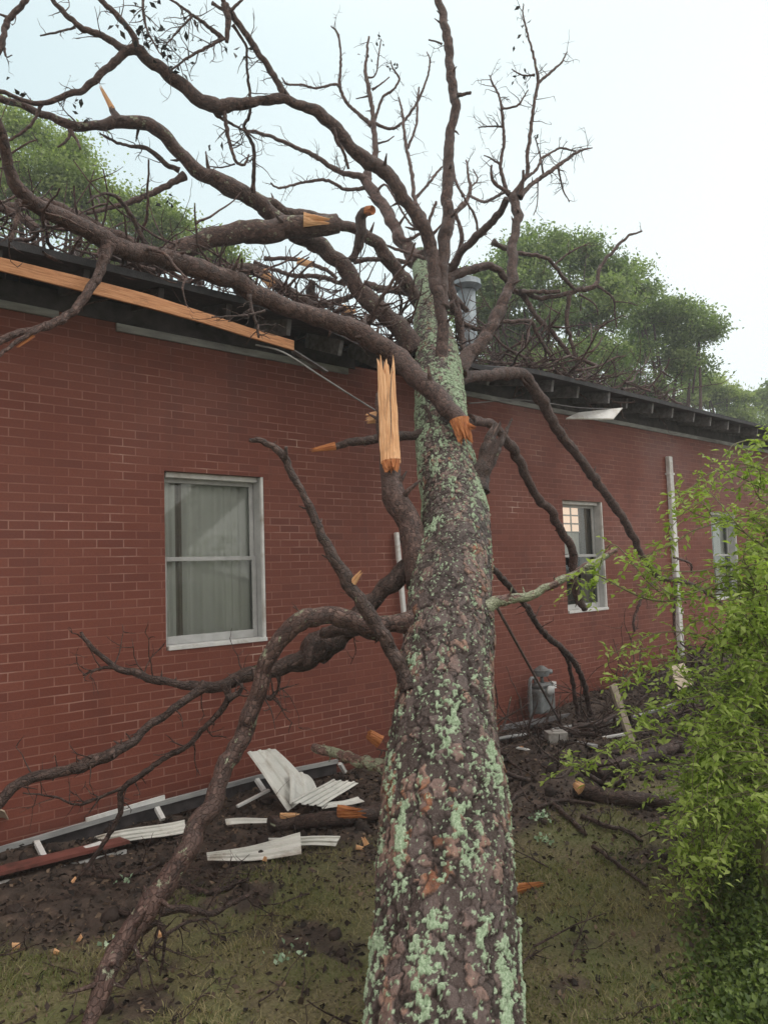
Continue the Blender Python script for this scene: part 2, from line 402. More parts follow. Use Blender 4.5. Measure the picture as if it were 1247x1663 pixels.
# main trunk: plates, furrows and lichen come from the modelled surface
t = NT('pine_trunk_bark'); v = t.coord('tc', (1, 1, .6)); pl = t.attr('plate').outputs['Fac']; fu = t.attr('furrow').outputs['Fac']; li = t.attr('lichen').outputs['Fac']
n1 = t.noise(v, 55, 5, .65); n2 = t.noise(v, 220, 3, .6)
col = t.ramp(pl, [(0., (.048, .033, .029)), (.30, (.075, .053, .047)), (.40, (.115, .088, .082)), (.58, (.15, .112, .105)), (.66, (.23, .16, .142)), (.80, (.31, .20, .165)), (.88, (.37, .215, .155)), (.95, (.36, .155, .08)), (1., (.26, .095, .045))])
col = t.mix(t.rampf(n1, .44, .68, 0, .6), col, (.055, .038, .034))
col = t.mix(t.rampf(n2, .55, .8, 0, .5), col, (.40, .36, .34))
col = t.mix(fu, col, (.022, .014, .011))
lc = t.ramp(t.noise(v, 170, 4, .7), [(.3, (.17, .26, .15)), (.5, (.35, .47, .31)), (.72, (.58, .67, .52))])
col = t.mix(li, col, lc)
t.set(col, t.mix(li, (.55,)*3, (.9,)*3), .3)
wn_ = t.new('ShaderNodeTexNoise'); wn_.inputs['Scale'].default_value = 24; wn_.inputs['Detail'].default_value = 5; t.link(v, wn_.inputs['Vector'])
wv_ = t.new('ShaderNodeVectorMath', operation='MULTIPLY_ADD'); wv_.inputs[1].default_value = (.03, .03, .03); t.link(wn_.outputs['Color'], wv_.inputs[0]); t.link(v, wv_.inputs[2])
hs_ = None
for sc_, am in ((26, .8), (58, .5), (120, .3)):
    q_ = t.new('ShaderNodeTexVoronoi', feature='F1'); q_.inputs['Scale'].default_value = sc_; t.link(wv_.outputs[0], q_.inputs['Vector'])
    s_ = t.new('ShaderNodeSeparateColor'); t.link(q_.outputs['Color'], s_.inputs[0]); h_ = t.math('MULTIPLY', s_.outputs[0], am); hs_ = h_ if hs_ is None else t.math('ADD', hs_, h_)
    if sc_ == 58: tone_ = s_.outputs[1]
hs_ = t.math('ADD', hs_, t.math('ADD', t.math('MULTIPLY', n1, .6), t.math('MULTIPLY', n2, .5)))
col = t.mix(t.rampf(tone_, .45, 1., 0, .5), col, (.075, .052, .046)); col = t.mix(li, col, lc)
t.set(col); t.b.inputs['Coat Weight'].default_value = .05; t.b.inputs['Coat Roughness'].default_value = .3
t.bump(hs_, 1., .011); MT['trunk'] = t.m

# ------------------------------------------------------------------ ground
xs = np.concatenate([np.linspace(-300, -4, 14)[:-1], np.linspace(-4, 1, 60)[:-1], np.linspace(1, 10, 300)[:-1], np.linspace(10, 18, 130)[:-1], np.linspace(18, 300, 16)])
ys = np.concatenate([np.linspace(-300, -8, 12)[:-1], np.linspace(-8, -5.5, 20)[:-1], np.linspace(-5.5, .1, 190)[:-1], np.linspace(.1, 300, 16)])
XX, YY = np.meshgrid(xs, ys, indexing='ij'); gx, gy = XX.ravel(), YY.ravel()
q = np.stack([gx, gy, gx*0], 1)
def turf_mask(X, Y):
    q = np.stack([X, Y, X*0], 1)
    edge = -1.75 - .22*(X-3.2) + (fbm(q*1.3, 4)-.5)*1.5
    edge = np.where(X > 4.2, -2.25 - .12*(X-4.2) + (fbm(q*1.5+5, 4)-.5)*1.2, edge)
    m = smooth(.25, -.35, Y-edge)
    return m*smooth(.30, .48, fbm(q*3.2+2, 4)+.06)
gz = ground_z(gx, gy); n1_, n2_ = len(xs), len(ys)
I = np.arange(n1_*n2_).reshape(n1_, n2_)
Fg = np.stack([I[:-1, :-1], I[1:, :-1], I[1:, 1:], I[:-1, 1:]], -1).reshape(-1, 4)
o = build('ground', np.stack([gx, gy, gz], 1), Fg, MT['ground'], None, {'turf': turf_mask(gx, gy)}, True, origin=(0, 0, 0)); tag(o, kind='structure')

# ------------------------------------------------------------------ brick building
XA, XB, YB = -3.0, 24.0, 10.0
WT = 4.2
house = empty('brick_building', (0, 0, .2), 'single storey red brick building with low dark roof crushed at the eave by the pine', 'building')
WIN = [(2.905, 3.875, 1.515, 2.995), (8.50, 9.45, 1.47, 2.96), (12.72, 13.68, 1.43, 2.92)]
def wall_rects():
    out = []; x = XA
    for (a, b, lo, hi) in WIN:
        out.append((x, a, -.3, WT)); out.append((a, b, -.3, lo)); out.append((a, b, hi, WT)); x = b
    out.append((x, XB, -.3, WT)); return out
V = []; Fc = []; T = []
def quad(ps, uvs):
    b = len(V); V.extend(ps); T.extend([(u, v_, 0) for u, v_ in uvs]); Fc.append((b, b+1, b+2, b+3))
for (a, b, lo, hi) in wall_rects():
    quad([(a, 0, lo), (b, 0, lo), (b, 0, hi), (a, 0, hi)], [(a, lo), (b, lo), (b, hi), (a, hi)])
RV = .18
for (a, b, lo, hi) in WIN:                      # brick reveals
    quad([(a, 0, lo), (a, 0, hi), (a, RV, hi), (a, RV, lo)], [(a, lo), (a, hi), (a+RV, hi), (a+RV, lo)])
    quad([(b, 0, hi), (b, 0, lo), (b, RV, lo), (b, RV, hi)], [(b, hi), (b, lo), (b-RV, lo), (b-RV, hi)])
    quad([(a, 0, hi), (b, 0, hi), (b, RV, hi), (a, RV, hi)], [(a, hi), (b, hi), (b, hi+RV), (a, hi+RV)])
    quad([(b, 0, lo), (a, 0, lo), (a, RV, lo), (b, RV, lo)], [(b, lo), (a, lo), (a, lo-.06), (b, lo-.06)])
quad([(XA, YB, -.3), (XA, 0, -.3), (XA, 0, WT), (XA, YB, WT)], [(YB, -.3), (0, -.3), (0, WT), (YB, WT)])
quad([(XB, 0, -.3), (XB, YB, -.3), (XB, YB, WT), (XB, 0, WT)], [(0, -.3), (YB, -.3), (YB, WT), (0, WT)])
quad([(XB, YB, -.3), (XA, YB, -.3), (XA, YB, WT), (XB, YB, WT)], [(XB, -.3), (XA, -.3), (XA, WT), (XB, WT)])
T = np.array(T, float); T[:, 1] += .012
build('wall', V, Fc, MT['brick'], house, {'tc': T}, False)
SL = .19; EZ = 4.375; EY = -.62
def roof_z(Y): return EZ + (Y-EY)*SL if Y < 5 else EZ + (5-EY)*SL - (Y-5)*SL
# roof deck: overhang (with the smashed gap) + slope + back slope, 6 cm thick
def sag(X): return -.16*math.exp(-((X-4.9)/.75)**2) - .10*math.exp(-((X-6.3)/.5)**2)
m = MB(); th = .055
def deck(xs_, ya, yb, jag=None):
    vs = []; fs = []
    for i, X in enumerate(xs_):
        y0 = ya if jag is None else ya + jag[i]
        w = 1 if ya < -.1 else 0
        vs += [(X, y0, roof_z(y0)+sag(X)*w), (X, yb, roof_z(yb)), (X, y0, roof_z(y0)+sag(X)*w-th), (X, yb, roof_z(yb)-th)]
    for i in range(len(xs_)-1):
        a, b = i*4, i*4+4
        fs += [(a, b, b+1, a+1), (a+2, a+3, b+3, b+2), (a, a+2, b+2, b), (a+1, b+1, b+3, a+3)]
    k = (len(xs_)-1)*4; fs += [(0, 1, 3, 2), (k, k+2, k+3, k+1)]
    m.add(vs, fs)
xl = np.concatenate([np.linspace(XA-.3, 3, 30), np.linspace(3.1, 5.1, 24)])
deck(xl, EY, 0, (fbm(np.stack([xl*6, xl*0, xl*0], 1), 3)-.5)*.02)
xr = np.concatenate([np.linspace(6.0, 7.4, 20), np.linspace(7.5, XB+.3, 40)])
deck(xr, EY, 0, (fbm(np.stack([xr*6, xr*0, xr*0], 1), 3)-.5)*.02)
deck(np.linspace(XA-.3, XB+.3, 20), 0.0015, 5, None); deck(np.linspace(XA-.3, XB+.3, 20), 5.0015, YB+.5, None)
roof = m.done('roof', MT['shingle'], house)
m = MB(); m.bounds((XA+.05, .3, 4.02), (XB-.05, YB-.3, 4.06)); m.done('ceiling', MT['void'], house)
m = MB(); m.bounds((XA, -.028, 4.105), (2.05, -.003, 4.165)); m.bounds((2.5, -.028, 4.095), (4.9, -.003, 4.160)); m.bounds((6.15, -.028, 4.105), (XB, -.003, 4.165)); m.done('frieze_board', MT['frieze'], house, bevel=.004)
m = MB(); m.bounds((XA, -.012, 4.168), (5.0, .10, 4.33)); m.bounds((6.05, -.012, 4.168), (XB, .10, 4.33)); m.done('blocking', MT['darkwood'], house)
X = -2.6; k = 0
while X < XB:
    if not (5.0 < X < 6.1):
        m = MB(); dz = sag(X)
        y1 = EY+.07+random.uniform(-.02, .07)
        a = np.array([X, y1, roof_z(y1)-th-.078+dz]); b = np.array([X, -.02, roof_z(-.02)-th-.078])
        m.beam(a, b, .045, .14); m.done('rafter_tail', MT['graywood'] if X > 3.5 else MT['darkwood'], house, bevel=.003)
    X += .583 if X < 3.9 or X > 6 else .53; k += 1
# windows
def window(w, curtains):
    a, b, lo, hi = w; fw = .045
    m = MB(); y0, y1 = .06, .175
    m.bounds((a, .10, lo), (a+fw, y1, hi)); m.bounds((b-.026, .004, lo), (b-.001, .035, hi)); m.bounds((a+fw, y0, hi-fw), (b-.0305, y1, hi)); m.bounds((a+.02, -.012, lo), (b+.0, y1, lo+.035))
    f = m.done('window', MT['white'], house, bevel=.004)
    mid = (lo+hi)/2 - .01
    m = MB(); m.bounds((b-.024, .0355, lo), (b-.001, .175, hi)); m.done('jamb', MT['sash'], f)
    for nm, z0, z1, yy in (('upper_sash', mid, hi-fw, .135), ('lower_sash', lo+.037, mid+.035, .107)):
        m = MB(); s = .04
        m.bounds((a+fw, yy, z0), (a+fw+.02, yy+.025, z1)); m.bounds((b-.03-s, yy, z0), (b-.03, yy+.025, z1))
        m.bounds((a+fw+.02, yy, z1-s*.9), (b-.03-s, yy+.025, z1)); m.bounds((a+fw+.02, yy, z0), (b-.03-s, yy+.025, z0+s*(.9 if nm[0] == 'u' else 1.7)))
        m.done('sash', MT['sash'], f, bevel=.003)
        m = MB(); m.add([(a+fw+.015, yy+.012, z0+.02), (b-.03-s+.005, yy+.012, z0+.02), (b-.03-s+.005, yy+.012, z1-.02), (a+fw+.015, yy+.012, z1-.02)], [(0, 1, 2, 3)]); m.done('pane', MT['glass'], f)
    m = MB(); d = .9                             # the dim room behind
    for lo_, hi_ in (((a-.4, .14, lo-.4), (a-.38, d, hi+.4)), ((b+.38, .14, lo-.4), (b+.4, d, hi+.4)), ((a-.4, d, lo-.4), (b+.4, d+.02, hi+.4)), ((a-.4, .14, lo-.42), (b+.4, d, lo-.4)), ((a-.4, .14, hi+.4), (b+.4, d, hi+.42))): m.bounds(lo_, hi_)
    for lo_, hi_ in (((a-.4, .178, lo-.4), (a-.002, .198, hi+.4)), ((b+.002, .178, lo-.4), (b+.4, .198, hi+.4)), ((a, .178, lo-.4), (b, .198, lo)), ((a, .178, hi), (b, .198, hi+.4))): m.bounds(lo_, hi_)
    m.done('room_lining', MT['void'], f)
    for (x0, x1, z0, z1, mt, amp) in curtains:
        n = 60; U = np.linspace(0, 1, n); X_ = x0+(x1-x0)*U
        Y_ = .23 + amp*np.sin(U*(x1-x0)*62 + 1.5*np.sin(U*9)) + amp*.5*np.sin(U*(x1-x0)*23+1)
        vs = []; fs = []
        for zz in np.linspace(z0, z1, 6):
            for i in range(n): vs.append((X_[i], Y_[i]*(1 if zz < z1-.05 else .98), zz))
        for r in range(5):
            for i in range(n-1): fs.append((r*n+i, r*n+i+1, (r+1)*n+i+1, (r+1)*n+i))
        m = MB(); m.add(vs, fs); m.done('curtain', MT[mt], f, True)
    return f
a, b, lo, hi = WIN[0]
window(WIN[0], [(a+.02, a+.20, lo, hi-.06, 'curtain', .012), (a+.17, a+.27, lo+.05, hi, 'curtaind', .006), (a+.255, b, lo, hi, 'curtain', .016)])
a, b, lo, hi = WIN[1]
f2 = window(WIN[1], [(b-.26, b, lo, hi, 'curtaind', .012), (a+.05, b-.27, lo+.75, hi-.42, 'curtain', .004)])  # short pale curtain stands in for the dimmer lower part of the reflection
m = MB(); m.bounds((a+.03, .225, hi-.40), (b-.27, .232, hi-.03)); m.done('blind', MT['lit'], f2)  # glowing panel added behind the glass in place of a reflection
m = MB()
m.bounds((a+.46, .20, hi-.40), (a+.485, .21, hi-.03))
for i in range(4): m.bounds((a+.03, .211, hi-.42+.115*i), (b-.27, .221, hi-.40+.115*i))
m.done('blind_slat', MT['sash'], f2)  # pale bars across the panel, part of the imitated reflection
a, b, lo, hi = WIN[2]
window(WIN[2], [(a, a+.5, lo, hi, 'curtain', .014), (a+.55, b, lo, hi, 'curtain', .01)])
# vent pipe on the roof
pb = onY(757, 560, 1.7); pt = onY(760, 455, 1.7)
vx = (pb[0]+pt[0])/2; rz = roof_z(1.7)
m = MB(); m.cyl((vx, 1.7, rz-.05), (vx, 1.7, pt[2]-.12), .135, n=24); m.cyl((vx, 1.7, rz+.62), (vx, 1.7, rz+.66), .147, n=24)
vp = m.done('vent_pipe', MT['steel'], house, True)
m = MB(); m.cyl((vx, 1.7, pt[2]-.18), (vx, 1.7, pt[2]-.12), .16, .235, n=24); m.cyl((vx, 1.7, pt[2]-.119), (vx, 1.7, pt[2]-.03), .235, .22, n=24); m.cyl((vx, 1.7, pt[2]-.029), (vx, 1.7, pt[2]+.03), .215, .09, n=24)
m.done('rain_cap', MT['steel'], vp, False)
# downspouts
m = MB(); m.bounds((11.29, -.075, .62), (11.40, -.004, 3.74)); dsp = m.done('downspout', MT['white'], house, bevel=.012)
for zz in (1.3, 2.45, 3.45):
    m = MB(); m.bounds((11.265, -.08, zz), (11.425, -.002, zz+.03)); m.done('strap', MT['white'], dsp)
m = MB(); m.beam((5.46, -.05, 2.5), (5.60, -.07, .4), .05, .04, (0, 1, 0)); m.done('downspout', MT['white'], house, bevel=.01)
# grey gas meter by the wall
gm = onY(880, 1160, -.2); gX = gm[0]; gz0 = gm[2]
meter = empty('gas_meter', (gX, -.2, gz0), 'grey gas meter with regulator and pipes standing against the brick wall', 'gas meter')
m = MB(); m.bounds((gX-.16, -.30, gz0+.03), (gX+.16, -.10, gz0+.36)); m.bounds((gX-.13, -.285, gz0+.361), (gX+.13, -.115, gz0+.43)); m.done('body', MT['meter'], meter, bevel=.03)
m = MB(); m.cyl((gX+.02, -.31, gz0+.33), (gX+.02, -.335, gz0+.33), .07, n=20); m.done('dial', MT['sash'], meter, True)
m = MB(); m.cyl((gX+.03, -.2, gz0+.52), (gX+.03, -.2, gz0+.60), .085, .10, 18); m.cyl((gX+.03, -.2, gz0+.601), (gX+.03, -.2, gz0+.66), .10, .03, 18); m.cyl((gX+.03, -.2, gz0+.56), (gX+.17, -.24, gz0+.57), .035); m.done('regulator', MT['meter'], meter, False)
m = MB(); m.cyl((gX-.1, -.2, gz0+.42), (gX-.1, -.2, gz0+.5), .022); m.cyl((gX+.03, -.2, gz0+.42), (gX+.03, -.2, gz0+.53), .022)
V_, F__, T_ = tube(spline([(gX-.1, -.2, gz0+.49), (gX-.18, -.2, gz0+.52), (gX-.22, -.2, gz0+.44), (gX-.22, -.2, gz0+.2), (gX-.22, -.2, gz0-.15)], [.022]*5, .03)[0], [.022]*len(spline([(gX-.1, -.2, gz0+.49), (gX-.18, -.2, gz0+.52), (gX-.22, -.2, gz0+.44), (gX-.22, -.2, gz0+.2), (gX-.22, -.2, gz0-.15)], [.022]*5, .03)[0]), 10); m.add(V_, F__, T_)
m.done('pipe', MT['meter'], meter, True)
m = MB(); m.bounds((gX+.165, -.26, gz0+.33), (gX+.24, -.2, gz0+.42)); m.done('tag_plate', MT['white'], meter)

meter.scale = (.95, 1, .86)
# ------------------------------------------------------------------ the fallen pine: trunk
TA = P(718, 1663, 2.8); TB = P(710, 600, 7.6)
def trunk_Z(y):
    v = (y-831.5)/FPX; ya, yb = (1663-831.5)/FPX*2.8, (600-831.5)/FPX*7.6
    t_ = (ya-v*2.8)/((ya-yb)+v*4.8); return 2.8+4.8*t_
TP = [(716, 1790, 285), (718, 1663, 262), (722, 1500, 237), (722, 1300, 208), (723, 1150, 170), (730, 1000, 150), (740, 850, 114), (722, 740, 98), (716, 680, 88), (712, 600, 80), (700, 520, 58), (690, 450, 40), (682, 415, 30)]
tp = [P(x, y, trunk_Z(y)) for x, y, w in TP]
tr_ = [w*trunk_Z(y)/(2*FPX)*.955 for x, y, w in TP]
tr_[4] *= .99
tree = empty('fallen_pine_tree', (float(tp[0][0]), float(tp[0][1]), .12), 'big fallen pine with scaly bark and pale green lichen leaning across the smashed roof', 'tree')
sp, sr = spline(tp, tr_, .0050)
k = np.ones(41)/41; pad = np.pad(sr, 20, mode='edge'); sr = np.convolve(pad, k, 'valid')
NA = 420
T = np.gradient(sp, axis=0); T /= np.linalg.norm(T, axis=1)[:, None]
N0 = np.cross(T[0], [0, 0, 1.]); N0 /= np.linalg.norm(N0); Ns = []
for i in range(len(sp)):
    N0 = N0 - T[i]*(N0@T[i]); N0 /= np.linalg.norm(N0); Ns.append(N0.copy())
Ns = np.array(Ns); Bs = np.cross(T, Ns)
ph = np.arange(NA)*2*math.pi/NA
D = Ns[:, None]*np.cos(ph)[None, :, None] + Bs[:, None]*np.sin(ph)[None, :, None]
ss = np.concatenate([[0], np.cumsum(np.linalg.norm(np.diff(sp, axis=0), axis=1))])
m_ = len(sp)
s2 = np.repeat(ss[:, None], NA, 1).ravel(); r2 = np.repeat(sr[:, None], NA, 1).ravel()
base = (sp[:, None] + D*sr[:, None, None]).reshape(-1, 3)
cyl3 = np.stack([np.tile(np.cos(ph), m_)*.28, np.tile(np.sin(ph), m_)*.28, s2], 1)     # seam-free coordinates
def cells(sx, sy, warp, seed):
    """F1/F2 cellular noise on the unrolled, wrapped trunk; sx cells round, sy metres per row"""
    w1 = (fbm(cyl3*9+seed, 2)-.5)*warp + (vn(cyl3*48+seed)-.5)*.42; w2 = (fbm(cyl3*9+seed+31, 2)-.5)*warp + (vn(cyl3*48+seed+9)-.5)*.35*min(1, .06/sy)
    u = np.tile(np.arange(NA)/NA, m_)*sx + w1*sx*.045; v_ = s2/sy + w2*.9
    iu = np.floor(u).astype(np.int64); iv = np.floor(v_).astype(np.int64)
    f1 = np.full(len(u), 9.); f2 = f1.copy(); idr = np.zeros(len(u)); tilt = np.zeros(len(u))
    for a in (-1, 0, 1):
        for b in (-1, 0, 1):
            cu = iu+a; cv = iv+b; key = np.stack([np.mod(cu, sx), cv, np.full_like(cu, seed)], 1)
            h1 = _h(key); h2 = _h(key+[0, 0, 7]); h3 = _h(key+[0, 0, 13])
            du = cu+.5+(h1-.5)*.85-u; dv = cv+.5+(h2-.5)*.85-v_
            d = np.sqrt(du*du+dv*dv); c = d < f1
            f2 = np.where(c, f1, np.minimum(f2, d)); idr = np.where(c, h3, idr); tilt = np.where(c, dv*(h1-.3)+du*(h2-.5), tilt); f1 = np.where(c, d, f1)
    return f1, f2-f1, idr, tilt
L1 = cells(13, .55, 1.0, 3); L2 = cells(25, .115, 1.1, 8); L3 = cells(46, .062, 1.0, 5); L4 = cells(84, .024, .8, 6)
up_ = smooth(2.0, 4.2, s2)                      # large plates low down, small scales higher up
jit = (fbm(cyl3*70+3, 2)-.5)*.12                # ragged plate edges
e1, e2, e3, e4 = [np.clip((c[1]+jit)/k_, 0, 1) for c, k_ in ((L1, .16), (L2, .22), (L3, .26), (L4, .3))]
lev = lambda c, n: np.floor(c[2]*n)/(n-1)
h01 = lambda c, k: _h(np.stack([(c[2]*1e6).astype(np.int64), np.full(len(s2), k), np.zeros(len(s2), np.int64)], 1))
split = (h01(L2, 6) > .5)                       # half of the large plates are broken into small ones
hL2, hL3 = h01(L2, 2), h01(L3, 4)
ed_ = np.where(split, np.minimum(e2, e3), e2)
pid = np.where(split, hL3, hL2)
disp = (1-up_)*(pid*.011 + .012*L2[3]*(~split) + .010*L3[3]*split + (L4[2] > .62)*.002 + smooth(0, .45, ed_)*.005 + smooth(0, .8, e1)*.008)
disp = disp + up_*(h01(L3, 5)*.008 + smooth(0, .5, e3)*.006 + (L4[2] > .5)*.0025 + L3[3]*.012)
disp = disp*(.5+.5*np.clip(r2/.26, 0, 1)) - .016
low = (fbm(cyl3*2.6+7, 3)-.5)*.040*r2/.28
furrow = np.clip((1-up_)*np.maximum(smooth(.75, .1, e1), smooth(.55, 0., ed_)*.85) + up_*(1-e3)*.95, 0, 1)
furrow = furrow*(.35+.65*smooth(.30, .46, fbm(cyl3*14+2, 2)+.06))
idp = np.where(up_ > .5, h01(L3, 5), pid)
plate = np.clip(.05+.80*idp + (fbm(cyl3*np.array([7, 7, 4])+12, 3)-.5)*.75 + up_*.06, 0, 1)
strk = fbm(cyl3*np.array([13, 13, 4.5])+3, 4); tex = fbm(cyl3*np.array([50, 50, 42])+8, 5)
reg = fbm(cyl3*np.array([4, 4, 2.2])+15, 2)
th_ = .634 - .055*smooth(2.6, 4.5, s2)  - .045*smooth(2.0, .6, s2) + .05*smooth(1.6, 2.2, s2)*smooth(3.2, 2.6, s2) - (reg-.5)*.16
li = smooth(0., .008, strk*.56 + tex*.44 - th_ + .02*(e2-.6) + .03*(L3[2]-.5))
lup = smooth(.0, .02, h01(L3, 9)*.35 + tex*.55 + reg*.55 - .835 + .045*smooth(4.3, 5.6, s2))*smooth(.35, .6, e3)*smooth(3.0, 4.2, s2)
li = np.maximum(li*(1-.6*smooth(3.4, 4.4, s2)), lup)
spk = smooth(.69, .71, fbm(cyl3*np.array([75, 75, 60])+1, 3))*.8
lichen = np.clip(np.maximum(li, spk), 0, 1)
disp = disp + low + li*(.003+.009*fbm(cyl3*110, 2))
Vt = base + D.reshape(-1, 3)*disp[:, None]
I = np.arange(m_*NA).reshape(m_, NA); J = np.roll(I, -1, 1)
Ft = np.stack([I[:-1], J[:-1], J[1:], I[1:]], -1).reshape(-1, 4)
build('trunk', Vt, Ft, MT['trunk'], tree, {'tc': cyl3, 'plate': plate, 'furrow': furrow, 'lichen': lichen}, False)

ring = Vt[:NA]; cen = sp[0] - T[0]*.03
Vc = np.vstack([ring, cen + (ring-cen)*.5 - T[0]*(.02+.05*RNG.random((NA, 1))), cen[None]])
Fc_ = [(i, (i+1) % NA, NA+(i+1) % NA, NA+i) for i in range(NA)] + [(NA+i, NA+(i+1) % NA, 2*NA) for i in range(NA)]
build('trunk_end', Vc, Fc_, MT['rawd'], tree, {'tc': Vc}, True)

# ------------------------------------------------------------------ limbs
def leaves(pos, d, size, rng=RNG, asp=.42, rnd=None, fold=.25, up=None):
    pos = np.asarray(pos, float); d = np.asarray(d, float); n = len(pos); size = np.broadcast_to(size, n)
    d = d/(np.linalg.norm(d, axis=1)[:, None]+1e-9)
    a = rng.normal(size=(n, 3)) if up is None else np.asarray(up)+rng.normal(size=(n, 3))*.45
    s_ = np.cross(d, a); s_ /= np.linalg.norm(s_, axis=1)[:, None]+1e-9; nn = np.cross(s_, d)
    L = size[:, None]
    b = pos; tip = pos+d*L - nn*L*.12; mid = pos + d*L*.45
    l = mid + s_*L*asp*.5 + nn*L*fold*.3; r = mid - s_*L*asp*.5 + nn*L*fold*.3
    V = np.stack([b, l, tip, r], 1).reshape(-1, 3)
    i = np.arange(n)*4
    Fc = np.concatenate([np.stack([i, i+2, i+1], 1), np.stack([i, i+3, i+2], 1)])
    rn = rng.random(n) if rnd is None else rnd
    return V, Fc, np.repeat(rn, 4)

BR = {}
def limb_pts(pts, Z0=None, Z1=None, mode='Z'):
    xy = np.array([(p[0], p[1]) for p in pts], float); L = np.concatenate([[0], np.cumsum(np.linalg.norm(np.diff(xy, axis=0), axis=1))]); u = L/L[-1]
    # explicit depth may be given as 4th value
    kn = [(u[i], p[3]) for i, p in enumerate(pts) if len(p) > 3]
    if Z0 is not None: kn = [(0, Z0)] + kn
    if Z1 is not None: kn = kn + [(1, Z1)]
    ku, kz = zip(*kn); zz = np.interp(u, ku, kz)
    W = []; R = []
    kw = [(u[i], p[2]) for i, p in enumerate(pts) if len(p) > 2 and p[2] is not None]; ww = np.interp(u, *zip(*kw))
    for i, p in enumerate(pts):
        if mode == 'Z': q = P(p[0], p[1], zz[i]); Zd = zz[i]
        else: q = onY(p[0], p[1], zz[i]); Zd = depth(q)
        W.append(q); R.append(.86*ww[i]*Zd/(2*FPX))
    return np.array(W), np.array(R)
def grow_twig(mb, p, d, L, r, depth_, rng, n=5):
    """a crooked tapering twig with a few side spurs"""
    k = max(4, int(L/.05)); pts = [p]; d = d/np.linalg.norm(d)
    for i in range(k):
        d = d + rng.normal(size=3)*(.22 if L < .35 else .13) + np.array([0, 0, .03]); d /= np.linalg.norm(d); pts.append(pts[-1]+d*L/k)
    rr = np.linspace(r, r*.35, k+1); V, Fc, T = tube(pts, rr, n, cap=False); mb.add(V, Fc, T)
    if depth_ > 0:
        for _ in range(rng.integers(1, 4)):
            i = rng.integers(1, k+1); q = rng.normal(size=3); q -= d*(q@d)*.6
            grow_twig(mb, pts[i], q+d*.6, L*rng.uniform(.25, .55), r*.6, depth_-1, rng, 4)
    return pts
tips = []
def limb(pts, Z0=None, Z1=None, mode='Z', mat='bark', parent=None, name='branch', twigs=0, tl=.22, rough=.55, jag1=0., spurs=0, keep=None, wob=1., label=None, tdepth=1):
    W, R = limb_pts(pts, Z0, Z1, mode)
    step = max(.012, R.mean()*.55)
    q, r = spline(W, R, step)
    rm = r.mean()
    if wob:
        o1 = np.stack([fbm(q*(.5/max(rm, .012))+i*9.1, 2) for i in range(3)], 1)-.5
        env = smooth(0, .1, np.linspace(0, 1, len(q)))[:, None]
        q = q + o1*env*rm*1.1*wob
    r = r*(1 + .22*(fbm(q*(.45/max(rm, .012))+3, 2)-.5)*2*rough)
    al = np.concatenate([[0], np.cumsum(np.linalg.norm(np.diff(q, axis=0), axis=1))])
    kr = np.random.default_rng(int(abs(pts[0][1]*11+pts[-1][0]*3)) + len(pts))
    if name != 'stem' and rm < .12: r = r*(1 + .45*np.exp(-al/(1.5*r[0]+1e-6)))       # collar where it leaves its parent
    for _ in range(int(al[-1]/(rm*16)) if rm > .008 else 0):                          # knots and swellings
        sk = kr.uniform(0, al[-1]); r = r*(1 + kr.uniform(-.10, .20)*np.exp(-((al-sk)/(rm*kr.uniform(.8, 2.2)))**2))
    n = 20 if rm > .045 else 14 if rm > .02 else 9 if rm > .008 else 6
    mb = MB(); V, Fc, T = tube(q, r, n, rough=rough, jag1=jag1); mb.add(V, Fc, T)
    rng = np.random.default_rng(int(abs(pts[0][0]*7+pts[-1][1]*13)) + len(pts))
    for kk in range(int(twigs*1.7)):
        i = rng.integers(int(len(q)*.15), len(q)-1); tan = q[i]-q[i-1]; tan /= np.linalg.norm(tan)+1e-9
        dd = rng.normal(size=3); dd -= tan*(dd@tan); dd /= np.linalg.norm(dd); dd += tan*rng.uniform(.2, .9)
        tips.append(grow_twig(mb, q[i], dd, tl*rng.uniform(.35, 1.2), min(r[i]*.5, .0055), tdepth, rng)[-1])
    for kk in range(int(spurs)):
        i = rng.integers(2, len(q)-1); tan = q[i]-q[i-1]; tan /= np.linalg.norm(tan)+1e-9
        dd = rng.normal(size=3); dd -= tan*(dd@tan); dd /= np.linalg.norm(dd); dd += tan*rng.uniform(-.2, .8)
        L = r[i]*rng.uniform(1.4, 3); V, Fc, T = tube([q[i], q[i]+dd*L*.6, q[i]+dd*L+rng.normal(size=3)*L*.1], [r[i]*.35, r[i]*.22, r[i]*.08], 6, rough=.4); mb.add(V, Fc, T)
    o = mb.done(name, MT[mat], parent, True)
    if label: o['label'] = label
    if keep: BR[keep] = (q, r)
    return o
